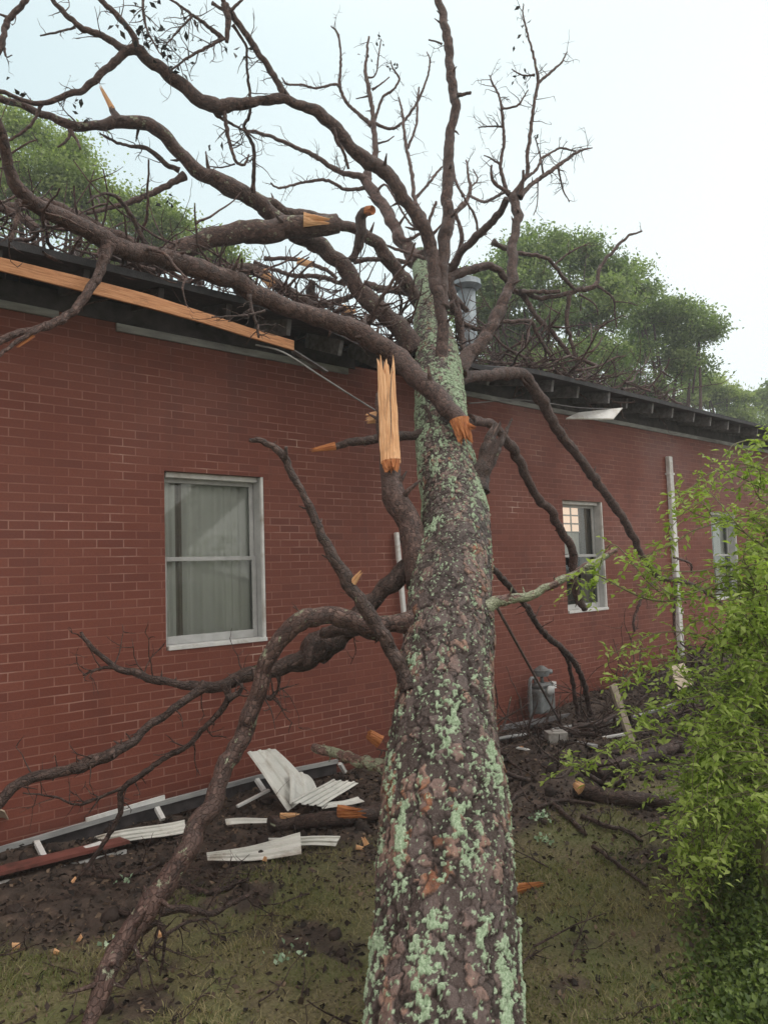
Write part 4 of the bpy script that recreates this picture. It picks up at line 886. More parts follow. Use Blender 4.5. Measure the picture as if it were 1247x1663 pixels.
lG = empty('broken_limb', P(420, 385, 7.5), 'thick snapped limb with an orange broken end lying left above the eave', 'branch')
limb([(548, 363, 34), (525, 366, 40), (501, 368, 42), (450, 374, 44), (420, 378, 42), (380, 380, 40), (357, 383, 38), (323, 395, 36), (290, 412, 36), (250, 430, 34), (200, 440, 30)], 7.6, 6.9, 'Z', 'barkl', lG, 'stem', spurs=6)
shard(P(493, 357, 7.36), P(560, 361, 7.40), .07, .03, 'raw', lG, flat=.5, notch=.7, jag=.3, n=36)
lH = empty('broken_limb', P(120, 340, 6.6), 'dark limb lying behind the longest limb at the far left of the roof edge', 'branch')
limb([(240, 412, 17), (202, 387, 18), (162, 370, 19), (111, 343, 19), (67, 330, 20), (20, 335, 20), (-30, 330, 18)], 6.7, 6.4, 'Z', 'bark', lH, 'stem', spurs=5)
limb([(60, 372, 15), (34, 354, 18), (0, 337, 18), (-30, 325, 16)], 6.3, 6.2, 'Z', 'bark', lH, 'side_branch')
lV = empty('broken_limb', P(430, 450, 8.), 'short broken limb with an orange wound between the roof edge and the longest limb', 'branch')
limb([(372, 441, 20), (400, 437, 22), (427, 446, 22), (450, 463, 22), (484, 482, 20), (520, 500, 18)], 8.2, 8., 'Z', 'barkl', lV, 'stem', spurs=3)
shard(P(426, 442, 8.0), P(446, 468, 7.98), .06, .05, 'raw', lV, flat=.7, notch=.3)
# sticks and torn wood heaped on the roof
nst = 0
def stick(pts, Z0, Z1, label, mat='bark', mode='Z', twigs=4, cat='branch', group=None, name='broken_stick', **kw):
    o = limb(pts, Z0, Z1, mode, mat, None, name, twigs=twigs, **kw); return tag(o, label, cat, group)
stick([(413, 426, 6), (470, 446, 8), (520, 450, 9), (560, 462, 8)], 9.2, 9.0, 'long thin twiggy stick over the roof, starting left of the snapped limb')
stick([(430, 420, 7), (480, 421, 8), (525, 436, 8), (548, 452, 6)], 9.5, 9.2, 'reddish stick on the roof heap just below the snapped orange limb end', 'barkp')
stick([(592, 463, 13), (636, 471, 14), (672, 479, 13)], 9.4, 9.2, 'straight stout stick between the two limbs left of the lichen trunk', 'barkl', twigs=3)
stick([(575, 424, 8), (620, 421, 9), (668, 428, 9)], 9.8, 9.7, 'level stick below the bent cut stub, left of the trunk top', twigs=2)
stick([(522, 491, 8), (545, 489, 11), (570, 480, 10), (585, 475, 8)], 8.6, 8.5, 'short dark stick lying under the left arching limb', twigs=1)
stick([(505, 488, 16), (506, 470, 18), (508, 456, 12)], 8.6, 8.55, 'dark snag standing up in the roof heap with a torn tip', 'deadwood', twigs=2)
stick([(620, 395, 4), (650, 407, 6), (690, 420, 7)], 9.6, 9.4, 'thin stick pointing left from beside the trunk top', twigs=3)
stick([(655, 455, 4), (640, 470, 5), (612, 474, 4)], 8.8, 8.7, 'tiny bent twig hanging by the leftmost edge of the lichen trunk', twigs=2)
for (a_, b_, Z_, r_, lb) in (((483, 424), (515, 432), 9.1, .045, 'orange splintered chunk in the roof heap nearest the snapped limb'), ((502, 470), (511, 455), 8.55, .035, 'small orange tip of torn wood on the dark roof snag'), ((556, 503), (582, 510), 8.3, .06, 'orange torn wood chunk under the left arching limb'), ((656, 538), (671, 533), 8.6, .03, 'small orange block of wood against the lichen trunk at the roof')):
    shard(P(*a_, Z_), P(*b_, Z_), r_, r_*.7, 'raw', None, 'wood_chunk', notch=.4, label=lb, cat='wood chunk')
# many fine sticks: one uncountable tangle on the roof left, one on the right
def tangle(name, label_box, n, seed, lo, hi):
    rng = np.random.default_rng(seed); mb = MB()
    for i in range(n):
        X = rng.uniform(lo[0], hi[0]); Y = rng.uniform(lo[1], hi[1]); z = roof_z(Y)+rng.uniform(.0, hi[2])*rng.random()
        a = rng.uniform(0, 2*math.pi); d = np.array([math.cos(a), math.sin(a), rng.normal()*.22])
        grow_twig(mb, np.array([X, Y, z]), d, rng.uniform(.3, 1.1), rng.uniform(.004, .012) if rng.random() < .75 else rng.uniform(.014, .028), 1, rng, 6)
    o = mb.done(name, MT['barkp'], None, True); tag(o, label_box, 'branches', kind='stuff'); return o
tangle('branch_tangle', 'matted tangle of thin broken twigs lying on the roof right of the trunk', 300, 3, (5.9, -.58), (11.2, 1.0, .36))
tangle('branch_tangle', 'matted tangle of thin broken twigs on the roof edge left of the trunk', 300, 4, (.6, -.58), (5.0, .9, .40))
tangle('branch_tangle', 'small heap of broken twigs behind the limbs directly left of the trunk', 130, 5, (4.4, -.2), (6.8, 1.6, .9))
stick([(1010, 632, 5), (1030, 630, 5), (1056, 626, 3)], 12.0, 12.3, 'lone stick poking off the right end of the roof heap', twigs=0)
# --- dark drooping leaf clusters left on twigs
tw = np.array([t_ for t_ in tips]); 
def lc(px, Z, n, spread, rng=np.random.default_rng(5)):
    c = P(px[0], px[1], Z); pos = c + rng.normal(size=(n, 3))*spread; d = rng.normal(size=(n, 3)) + np.array([0, 0, -.6]); return pos, d
Ps = []; Ds = []
for (px, Z, n, sp_) in (((225, 30), 6.4, 10, .07), ((245, 50), 6.35, 14, .08), ((262, 78), 6.35, 16, .06), ((235, 58), 6.35, 7, .06), ((283, 108), 6.4, 6, .06), ((296, 92), 6.4, 6, .05), ((192, 40), 6.2, 4, .04), ((313, 30), 6.5, 4, .05), ((330, 75), 6.5, 5, .06), ((380, 85), 6.6, 6, .06), ((25, 155), 6.1, 5, .05), ((125, 155), 6.4, 5, .04), ((135, 190), 6.8, 6, .05), ((260, 2), 6.4, 5, .06), ((345, 228), 6.7, 3, .04), ((262, 330), 7.2, 6, .06), ((850, 25), 9., 5, .05), ((843, 62), 8.9, 5, .05), ((852, 45), 9, 3, .04), ((870, 222), 8.8, 4, .04), ((617, 64), 12, 9, .05), ((637, 108), 12, 9, .05), ((597, 90), 12, 5, .05), ((848, 122), 8.8, 5, .05)):
    p_, d_ = lc(px, Z, n, sp_); Ps.append(p_); Ds.append(d_)
Ps = np.concatenate(Ps); Ds = np.concatenate(Ds)
V_, F__, rn = leaves(Ps, Ds, RNG.uniform(.045, .085, len(Ps)), asp=.5); build('dead_leaves', V_, F__, MT['leaf_dead'], tree, {'rnd': rn}, False)

# ------------------------------------------------------------------ loose eave boards
fb = empty('fascia_board', onY(240, 470, -.645), 'long bare orange fascia board hanging loose under the left roof edge', 'board')
pts_t = [(-330, 339), (-40, 408), (0, 417), (120, 446), (240, 477), (330, 506), (400, 530), (478, 553)]; pts_b = [(-330, 366), (-40, 436), (0, 443), (120, 473), (240, 503), (330, 528), (400, 550), (478, 573)]
vs = []; fs = []; tcv = []
pts_b = [(x, y-4) for x, y in pts_b]
for i, (a_, b_) in enumerate(zip(pts_t, pts_b)):
    yy = -.645 - .01*i
    p = onY(*a_, yy); q = onY(*b_, yy)
    vs += [p, q, p+[0, .022, 0], q+[0, .022, 0]]; tcv += [(0, p[2]-q[2], p[0]), (0, 0, p[0]), (.04, p[2]-q[2], p[0]), (.04, 0, p[0])]
for i in range(len(pts_t)-1):
    a_, b_ = i*4, i*4+4; fs += [(a_, a_+1, b_+1, b_), (a_+2, b_+2, b_+3, a_+3), (a_, b_, b_+2, a_+2), (a_+1, a_+3, b_+3, b_+1)]
kx = (len(pts_t)-1)*4; fs += [(0, 2, 3, 1), (kx, kx+1, kx+3, kx+2)]
mb = MB(); mb.add(vs, fs, np.array(tcv)); mb.done('board', MT['fascia'], fb, bevel=.003)
def wire(pts, r, mat, name, label, cat, mode='Y'):
    w = np.array([onY(*p[:2], p[2]) for p in pts]); q, rr = spline(w, [r]*len(w), .05); V_, F__, T_ = tube(q, rr, 7)
    m = MB(); m.add(V_, F__, T_); return tag(m.done(name, MT[mat], None, True), label, cat)
wire([(415, 560, -.6), (460, 572, -.7), (520, 610, -.75), (570, 642, -.72), (612, 668, -.65)], .008, 'frieze', 'drip_edge', 'thin pale bent strip hanging from the fascia board end down to the split limb', 'metal strip')
m = MB(); m.beam(onY(476, 570, -.62), onY(530, 604, -.60), .012, .05, (0, 1, 0)); tag(m.done('trim_strip', MT['graywood'], None), 'short grey broken trim strip hanging at the end of the orange fascia board', 'trim')
vs = [onY(918, 681, -.30), onY(995, 682, -.62), onY(1010, 664, -.62), onY(938, 672, -.30)]
def slab(vs, th_, n=None):
    vs = np.array(vs, float); nn = np.cross(vs[1]-vs[0], vs[3]-vs[0]); nn /= np.linalg.norm(nn)
    W = np.vstack([vs, vs+nn*th_]); k = len(vs)
    Fc = [tuple(range(k)), tuple(range(2*k-1, k-1, -1))] + [((i+1) % k, i, i+k, (i+1) % k+k) for i in range(k)]; return W, Fc
W, Fc = slab(vs, .02); m = MB(); m.add(W, Fc); tag(m.done('soffit_panel', MT['white'], None, bevel=.002), 'white soffit panel hanging loose below the rafters right of the trunk', 'panel')
wire([(760, 655, -.5), (850, 650, -.55), (940, 662, -.5), (1010, 664, -.55)], .006, 'graywood', 'cable', 'thin slack cable strung under the right eave', 'cable')

# ------------------------------------------------------------------ debris at the foot of the wall
def rib_sheet(name, c, label, ribs=4, sag_=.02, mat='siding', cat='siding sheet', rise=.014):
    """c: four corners in order along (0-1) then across (1-2); ribs run along"""
    c = np.array(c, float); nu, nv = 24, ribs*10+1; vs = []; n = np.cross(c[1]-c[0], c[3]-c[0]); n /= np.linalg.norm(n)
    if n[2] < 0: n = -n
    sd_ = random.random()*20
    for i in range(nu):
        for j in range(nv):
            u, v_ = i/(nu-1), j/(nv-1)
            p = (c[0]*(1-u)+c[1]*u)*(1-v_) + (c[3]*(1-u)+c[2]*u)*v_
            fr = (v_*ribs) % 1; h = rise*(1 if .12 < fr < .3 else (0 if fr > .42 else (fr/.12 if fr <= .12 else (1-(fr-.3)/.12))))
            bend = sag_*(math.sin(u*5+sd_)+.6*math.sin(u*3+v_*4+sd_*2))
            vs.append(p+n*(h+bend*.6))
    Fc = [(i*nv+j, (i+1)*nv+j, (i+1)*nv+j+1, i*nv+j+1) for i in range(nu-1) for j in range(nv-1)]
    m = MB(); m.add(vs, Fc); o = m.done(name, MT[mat], None, False); md = o.modifiers.new('thick', 'SOLIDIFY'); md.thickness = .004
    return tag(o, label, cat)
g = lambda x, y, u=.03: G(x, y, u)
rib_sheet('siding_sheet', [g(154, 1362, .05), g(300, 1331, .10), g(304, 1352, .05), g(180, 1372, .03)], 'white ribbed sheet lying flat under the front limb, close to the wall', 3)
rib_sheet('siding_sheet', [g(336, 1388, .05), g(488, 1357, .12), g(490, 1388, .07), g(338, 1401, .03)], 'lowest white ribbed sheet on the dark soil, left of the trunk', 3)
rib_sheet('siding_sheet', [g(436, 1361, .06), g(553, 1359, .05), g(545, 1374, .03), g(440, 1376, .03)], 'narrow white sheet poking out to the right behind the lowest sheet', 2)
b0, b1 = g(460, 1316, .02), g(512, 1275, .12)
def lean(x, y, Y): return onY(x, y, Y)
b0 = g(468, 1318, .02); Yb = b0[1]
rib_sheet('siding_sheet', [b0, lean(402, 1222, Yb+.42), lean(447, 1217, Yb+.46), lean(512, 1282, Yb+.10)], 'tallest white ribbed sheet, propped up on end against the wall side of the heap', 3, .012)
rib_sheet('siding_sheet', [lean(472, 1306, Yb-.02), lean(470, 1252, Yb+.2), lean(500, 1258, Yb+.22), lean(515, 1280, Yb+.12)], 'small bent white sheet tucked between the tallest sheet and the tilted one', 2, .012)
rib_sheet('siding_sheet', [lean(470, 1306, Yb-.06), lean(540, 1266, Yb+.1), lean(582, 1272, Yb+.02), lean(522, 1310, Yb-.12)], 'tilted white ribbed sheet resting against the foot of the tallest sheet', 4, .012)
rib_sheet('siding_sheet', [g(520, 1308, .03), g(578, 1296, .05), g(592, 1302, .03), g(524, 1316, .02)], 'thin white sheet end lying under the tilted sheet', 1, .01)
rib_sheet('siding_sheet', [g(366, 1334, .04), g(452, 1329, .05), g(452, 1335, .03), g(368, 1340, .03)], 'slim white strip on the soil between the two flat sheets', 1, .01)
def strip(a, b, w, t_, mat, name, label, cat, up=(0, 0, 1)):
    m = MB(); m.beam(a, b, w, t_, up); return tag(m.done(name, MT[mat], None, bevel=.002), label, cat)
strip(onY(140, 1334, -.12), onY(268, 1296, -.12), .015, .05, 'white', 'trim_strip', 'thin white strip leaning along the wall base behind the front limb', 'trim')
strip(g(92, 1392, .04), g(166, 1368, .07), .05, .01, 'white', 'trim_strip', 'short white strip on the soil near the lower left brown board', 'trim')
strip(g(385, 1310, .03), g(437, 1283, .10), .03, .02, 'white', 'trim_strip', 'short white strip at the left foot of the tallest sheet', 'trim')
fr_ = empty('fallen_eave_frame', onY(200, 1330, -.3), 'fallen ladder like eave frame lying along the foot of the brick wall', 'eave frame')
m = MB(); pr = [onY(-40, 1392, -.10), onY(0, 1380, -.10), onY(210, 1318, -.12), onY(420, 1262, -.14), onY(548, 1236, -.14)]
for a_, b_ in zip(pr[:-1], pr[1:]): m.beam(a_, b_, .03, .035)
m.done('rail', MT['frieze'], fr_)
m = MB()
for a_, b_ in zip(pr[:-1], pr[1:]): m.beam(a_-[0, -.02, .07], b_-[0, -.02, .07], .012, .09)
m.done('fascia', MT['darkwood'], fr_)  # dark colour stands in for the shade beneath the rail
for (a_, b_) in (((60, 1368), (72, 1392)), ((255, 1312), (265, 1331)), ((417, 1266), (429, 1284)), ((552, 1240), (560, 1254))):
    m = MB(); p = onY(*a_, -.16); m.beam(p, g(*b_, .03), .035, .03); m.done('rung', MT['white'], fr_)
fb2 = empty('brown_board', g(100, 1405), 'dark red board with a white lower edge lying on the soil at lower left', 'board')
a_, b_ = g(-30, 1440, .03), g(208, 1379, .03)
m = MB(); m.beam(a_+[0, .05, .05], b_+[0, .05, .05], .02, .13, (0, 1, 0)); m.done('board', MT['redboard'], fb2)
m = MB(); m.beam(a_+[0, .03, -.022], b_+[0, .03, -.022], .025, .018, (0, 1, 0)); m.done('edge_strip', MT['white'], fb2)
W, Fc = slab([g(-30, 1368, .02), g(31, 1360, .02), onY(8, 1316, -.12), onY(-30, 1300, -.12)], .012); m = MB(); m.add(W, Fc); tag(m.done('plywood_piece', MT['tanboard'], None), 'tan board leaning on the wall at the left edge', 'board')
# right of the trunk
ed = empty('curved_trim', g(940, 1185), 'long bowed white trim strip lying across the soil right of the trunk', 'trim')
w = [g(800, 1204, .06), g(814, 1199, .09), g(872, 1190, .12), g(943, 1177, .12), g(1015, 1167, .14), g(1070, 1152, .16), g(1123, 1134, .22)]
q_, r_ = spline(w, [.02]*len(w), .05); V_, F__, T_ = tube(q_, r_, 8); m = MB(); m.add(V_, F__, T_); m.done('strip', MT['frieze'], ed, True)
strip(onY(814, 1182, -.25), onY(960, 1155, -.25), .05, .05, 'graywood', 'gray_board', 'grey board along the wall foot beneath the gas meter', 'board')
strip(g(886, 1196, .05), g(965, 1212, .05), .06, .03, 'frieze', 'vent_strip', 'perforated white vent strip lying just right of the trunk beside the concrete block', 'vent strip')
m = MB()
pA, pB = g(886, 1196, .085), g(965, 1212, .085)
for i in range(11):
    c = pA+(pB-pA)*(i+.5)/11; m.beam(c-(pB-pA)/11*.3, c+(pB-pA)/11*.3, .03, .006)
vo_ = m.done('slot', MT['void'], bpy.data.objects['vent_strip'])
m = MB(); cb = g(903, 1210, 0); m.box(cb+[0, 0, .06], (.19, .16, .14), ((.8, -.6, 0), (.6, .8, 0), (0, 0, 1))); m.box(cb+[.02, 0, .134], (.10, .07, .012), ((.8, -.6, 0), (.6, .8, 0), (0, 0, 1))); tag(m.done('concrete_block', MT['concrete'], None, bevel=.012), 'small grey concrete block half sunk in the soil right of the trunk', 'block')
a_ = g(1026, 1206, .0); strip(a_, onY(994, 1112, a_[1]+.12), .10, .03, 'oldplank', 'leaning_plank', 'grey wooden plank standing tilted in the soil by the shrub', 'plank', (0, 1, 0))
a_ = g(924, 1200, .0); m = MB(); m.cyl(a_, P(806, 985, 5.2), .011, n=10); m.cyl(a_, a_+[0, 0, .02], .02, n=8); tag(m.done('metal_rod', MT['rust'], None, True), 'thin straight metal rod leaning from the soil up to the trunk', 'rod')
strip(g(979, 1198, .04), g(1015, 1192, .05), .04, .02, 'white', 'trim_strip', 'small white strip beside the foot of the grey plank', 'trim')
strip(g(838, 1214, .04), g(870, 1220, .04), .04, .015, 'white', 'trim_strip', 'small white scrap close against the right side of the trunk', 'trim')
a_ = g(1104, 1150, 0); W, Fc = slab([onY(1100, 1122, a_[1]), onY(1124, 1112, a_[1]), onY(1108, 1078, a_[1]+.2), onY(1084, 1084, a_[1]+.2)], .02); m = MB(); m.add(W, Fc); tag(m.done('tan_board', MT['tanboard'], None), 'tan board showing through the shrub leaves', 'board')
# ground sticks and logs
def gst(pts, label, mat='deadwood', up=.02, **kw):
    W = [(x, y, w, depth(G(x, y, up))) for x, y, w in pts]; return stick(W, None, None, label, mat, **kw)
lg = gst([(440, 1338, 20), (480, 1334, 24), (540, 1330, 26), (580, 1324, 28), (620, 1318, 30)], 'torn dark log on the soil behind the white sheets', up=.06, twigs=2, name='log', cat='log')
shard(G(548, 1318, .12), G(606, 1322, .12), .05, .03, 'rawd', lg, flat=.5, notch=.5, jag=.3); shard(G(455, 1326, .10), G(490, 1322, .10), .025, .012, 'raw', lg, notch=.4)
gst([(289, 1432, 12), (318, 1444, 12), (339, 1449, 11), (372, 1440, 10), (404, 1427, 7)], 'crooked dark stick on the soil just right of the front limb')
gst([(178, 1478, 9), (200, 1482, 9), (224, 1487, 8)], 'short stick on the soil left of the front limb', twigs=2)
gst([(140, 1418, 6), (190, 1425, 7), (238, 1412, 8), (262, 1400, 7)], 'bowed thin stick between the front limb and the brown board', twigs=3)
gst([(892, 1300, 9), (920, 1325, 10), (952, 1356, 8)], 'straight stick on the soil right of the trunk, nearest the trunk', twigs=3)
gst([(945, 1326, 8), (985, 1342, 9), (1015, 1348, 9), (1042, 1366, 7)], 'long pale stick across the dark soil in front of the shrub log', twigs=3)
gst([(963, 1375, 7), (1005, 1405, 8), (1050, 1440, 6)], 'lowest diagonal stick at the border of the grass right of the trunk', twigs=2)
gst([(1070, 1408, 6), (1100, 1420, 6), (1135, 1428, 4)], 'little stick under the shrub at the grass edge', twigs=2)
gst([(870, 1312, 7), (910, 1300, 8), (965, 1306, 6)], 'dark stick lying level beside the lichen tuft', twigs=3)
lg2 = gst([(936, 1280, 22), (980, 1292, 26), (1040, 1298, 28), (1100, 1304, 26), (1150, 1300, 22)], 'thick dark log under the shrub with an orange broken end', up=.06, twigs=2, name='log', cat='log')
shard(G(944, 1282, .10), G(930, 1270, .12), .045, .03, 'raw', lg2, notch=.3)
gst([(965, 1255, 22), (1010, 1240, 24), (1060, 1225, 24), (1110, 1210, 20)], 'second dark log behind the shrub, nearer the wall', up=.06, twigs=3, name='log', cat='log')
shard(G(836, 1445, .03), G(892, 1432, .03), .035, .012, 'rawd', None, 'bark_strip', flat=.35, notch=.4, label='orange brown strip of bark on the grass right of the trunk', cat='bark strip')
shard(G(618, 1205, .30), P(594, 1190, depth(G(618, 1205, .3))), .06, .045, 'rawd', None, 'wood_chunk', flat=.6, notch=.3, label='orange wood chunk against the left side of the trunk near the wall', cat='wood chunk')
for (px, d, s_, lb) in (((127, 1524), (6, 4), .03, 'yellow wood chip on the dark soil at lower left'), ((22, 1538), (14, -3), .022, 'pale wood chip at the left edge of the grass'), ((258, 1518), (12, 1), .025, 'small orange chip under the front limb'), ((473, 1324), (10, 2), .02, 'orange chip beside the white sheet heap'), ((430, 1398), (2, -8), .016, 'tiny orange tipped peg in front of the lowest white sheet'), ((502, 1262), (-1, -26), .022, 'upright orange tipped stake behind the tilted white sheet'), ((595, 1372), (-6, -14), .02, 'curled orange bark piece close to the left of the trunk'), ((578, 1376), (14, 2), .018, 'flat orange sliver by the curled bark piece'), ((842, 1214), (8, 2), .03, 'orange chip right beside the trunk'), ((1108, 1405), (8, -2), .022, 'yellow chip at the grass edge under the shrub'), ((88, 1545), (10, 3), .016, 'pale chip between the two chips at lower left')):
    a_ = G(px[0], px[1], .015); shard(a_, P(px[0]+d[0], px[1]+d[1], depth(a_)), s_, s_*.6, 'raw', None, 'wood_chip', flat=.45, notch=.3, n=14, label=lb, cat='wood chip')
# lichen tufts on the soil
def tuft(px, s_, n, label, mat):
    c = G(px[0], px[1], .02); rng = np.random.default_rng(int(px[0])); pos = c+rng.normal(size=(n, 3))*np.array([s_, s_, s_*.3]); d = rng.normal(size=(n, 3))+[0, 0, .4]
    V_, F__, rn = leaves(pos, d, rng.uniform(.015, .04, n), asp=.9, rng=rng); return tag(build('lichen_tuft', V_, F__, MT[mat], None, {'rnd': rn}, False), label, 'lichen')
MT['lichen'] = mat_leaf('pale_lichen', (.2, .3, .2), (.34, .48, .33), (.5, .62, .46), .1, .9)
tuft((877, 1326), .035, 40, 'pale green lichen tuft on the soil right of the trunk', 'lichen'); tuft((884, 1364), .03, 30, 'smaller pale lichen tuft just below the other one', 'lichen')
tuft((462, 1552), .06, 26, 'broken lichen scrap on the grass left of the trunk', 'lichen'); tuft((205, 1430), .02, 16, 'thin lichen scrap beside the front limb', 'lichen'); tuft((180, 1535), .03, 18, 'lichen scrap against the lower front limb', 'lichen')

# ------------------------------------------------------------------ soil crumbs and grass
rng = np.random.default_rng(2)
def scatter(n, xr, yr): return rng.uniform(*xr, n), rng.uniform(*yr, n)
X, Y = scatter(38000, (.6, 11), (-4.9, -.05)); tm = turf_mask(X, Y); keep = rng.random(len(X)) < (1-.55*tm); X, Y = X[keep], Y[keep]
pos = np.stack([X, Y, ground_z(X, Y)+.004], 1); n = len(X); d = rng.normal(size=(n, 3)); d[:, 2] = np.abs(d[:, 2])*.35
V_, F__, rn = leaves(pos, d, rng.uniform(.012, .05, n)*rng.uniform(.5, 1.3, n), asp=.6, rng=rng, rnd=rng.random(n)**1.6); o = build('leaf_litter', V_, F__, MT['litter'], None, {'rnd': rn}, False); tag(o, 'dark bark crumbs and leaf litter strewn over the churned soil', 'litter', kind='stuff')
# clods: lumpy little stones of soil
mb = MB(); ico = None
import bmesh
bmm = bmesh.new(); bmesh.ops.create_icosphere(bmm, subdivisions=2, radius=1); iv = np.array([v.co[:] for v in bmm.verts]); ifc = [tuple(v.index for v in f.verts) for f in bmm.faces]; bmm.free()
for i in range(800):
    X = rng.uniform(1, 10.5); Y = rng.uniform(-3.4, -.1)
    if turf_mask(np.array([X]), np.array([Y]))[0] > rng.uniform(.1, .9): continue
    s_ = rng.uniform(.012, .05)*rng.uniform(.5, 1.3); c = np.array([X, Y, ground_z(X, Y)[0]+s_*.2])
    v_ = iv*(1+.5*(fbm(iv*1.6+i, 2)-.5)[:, None]*2)*s_*rng.uniform(.6, 1.3, 3); mb.add(c+v_, ifc)
t = NT('soil_clod'); cn = t.noise(t.coord(None), 14, 5, .65); t.set(t.ramp(cn, [(.3, (.012, .009, .008)), (.7, (.055, .038, .031))]), .8, .3); t.bump(t.noise(t.coord(None), 70, 3), .6, .01); MT['clod'] = t.m
tag(mb.done('soil_clods', MT['clod'], None, True), 'lumps of dark churned soil scattered beside the wall', 'soil', kind='stuff')
# brush heap right of the trunk
mb = MB()
for i in range(230):
    X = rng.uniform(4.9, 11.5); Y = -.25-2.2*rng.random()**1.2
    if (X < 5.6 and Y < -1.9) or (6.9 < X < 8.0 and Y > -.75): continue
    a = rng.uniform(0, 6.28); L_ = rng.uniform(.3, 1.3); r_ = rng.uniform(.005, .014) if rng.random() < .7 else rng.uniform(.015, .034)
    h_ = rng.random()**1.6*.16*math.exp(-((Y+1.0)/.9)**2)
    p_ = np.array([X, Y, ground_z(X, Y)[0]+.015+h_]); d_ = np.array([math.cos(a), math.sin(a)*.6, rng.normal()*.07-.02])
    if p_[1]+d_[1]*L_ > -.06: d_[1] = -abs(d_[1])
    grow_twig(mb, p_, d_, L_, r_, 1, rng, 7)
tag(mb.done('brush_heap', MT['deadwood'], None, True), 'dark heap of broken branches against the wall right of the trunk', 'brush', kind='stuff')
# fine twigs on the soil
mb = MB()
for i in range(330):
    X = rng.uniform(1.0, 10); Y = rng.uniform(-4.2, -.2); a = rng.uniform(0, 6.28)
    grow_twig(mb, np.array([X, Y, ground_z(X, Y)[0]+.015]), np.array([math.cos(a), math.sin(a), .05]), rng.uniform(.08, .45), rng.uniform(.002, .007), 1, rng, 5)
tag(mb.done('twig_litter', MT['deadwood'], None, True), 'fine broken twigs strewn over the soil in front of the wall', 'twigs', kind='stuff')
X, Y = scatter(330000, (.2, 9.0), (-5.6, -1.0)); tm = turf_mask(X, Y); dn = .25+.75*smooth(.38, .62, fbm(np.stack([X, Y, X*0], 1)*2.6+20, 3)); near = np.clip(1.25-np.hypot(X-1.5, Y+4.5)*.10, .25, 1)
keep = rng.random(len(X)) < tm*dn*near*.75; X, Y = X[keep], Y[keep]; n = len(X)
hgt = rng.uniform(.012, .036, n)*(.7+.6*dn[keep]); lean_ = rng.normal(size=(n, 2))*.8
b = np.stack([X, Y, ground_z(X, Y)-.004], 1); an = rng.uniform(0, 6.28, n); wv_ = np.stack([np.cos(an), np.sin(an), an*0], 1)*rng.uniform(.0014, .0034, n)[:, None]
mid = b + np.stack([lean_[:, 0]*hgt*.3, lean_[:, 1]*hgt*.3, hgt*.6], 1); tip = b + np.stack([lean_[:, 0]*hgt, lean_[:, 1]*hgt, hgt*.95], 1)
V_ = np.stack([b-wv_, b+wv_, mid+wv_*.8, mid-wv_*.8, tip], 1).reshape(-1, 3); i = np.arange(n)*5
F3 = np.concatenate([np.stack([i, i+1, i+2], 1), np.stack([i, i+2, i+3], 1), np.stack([i+3, i+2, i+4], 1)])
green = fbm(np.stack([X, Y, X*0], 1)*1.7+40, 3); rn = np.clip(.95-1.5*(green-.22)+rng.normal(size=n)*.22, 0, 1)
o = build('grass', V_, F3, MT['grass'], None, {'rnd': np.repeat(rn, 5)}, False); tag(o, 'short patchy brownish green lawn in the foreground', 'grass', kind='stuff')

# ------------------------------------------------------------------ shrub on the right
sbase = G(1330, 1470)
shrub = empty('leafy_shrub', sbase, 'bright green leafy shrub with arching shoots at the right edge', 'shrub')
rng = np.random.default_rng(21)
stem = MB(); LP = []; LD = []; LS = []; LR = []
def shoot(pts, r, leaf, dens, tone):
    q, rr = spline(pts, np.linspace(r, r*.3, len(pts)), .03)
    V_, F__, T_ = tube(q, rr, 5, cap=False); stem.add(V_, F__, T_)
    L = len(q)
    for i in range(int(L*.22), L):
        if rng.random() > dens: continue
        tan = q[min(i+1, L-1)]-q[i-1]; tan /= np.linalg.norm(tan)+1e-9
        sd_ = rng.normal(size=3); sd_ -= tan*(sd_@tan); sd_ /= np.linalg.norm(sd_)
        # a small side spray of leaflets
        k = rng.integers(2, 7); d = sd_+tan*.7+np.array([0, 0, .1]); d /= np.linalg.norm(d); ln = leaf*rng.uniform(1.2, 2.6); p0 = q[i]
        for j in range(k):
            f_ = (j+1)/k; p = p0+d*ln*f_ + np.array([0, 0, -.25*ln*f_*f_]); s3 = np.cross(d, [0, 0, 1.]); s3 /= np.linalg.norm(s3)+1e-9
            LP.append(p); LD.append(d*.7+s3*(1 if j % 2 else -1)*.9+rng.normal(size=3)*.3+np.array([0, 0, -.15])); LS.append(leaf*rng.uniform(.45, 1.3)); LR.append(np.clip(tone+rng.normal()*.2, 0, 1))
        LP.append(q[i]); LD.append(sd_+tan*.5); LS.append(leaf*rng.uniform(.7, 1.2)); LR.append(np.clip(tone+rng.normal()*.2, 0, 1))
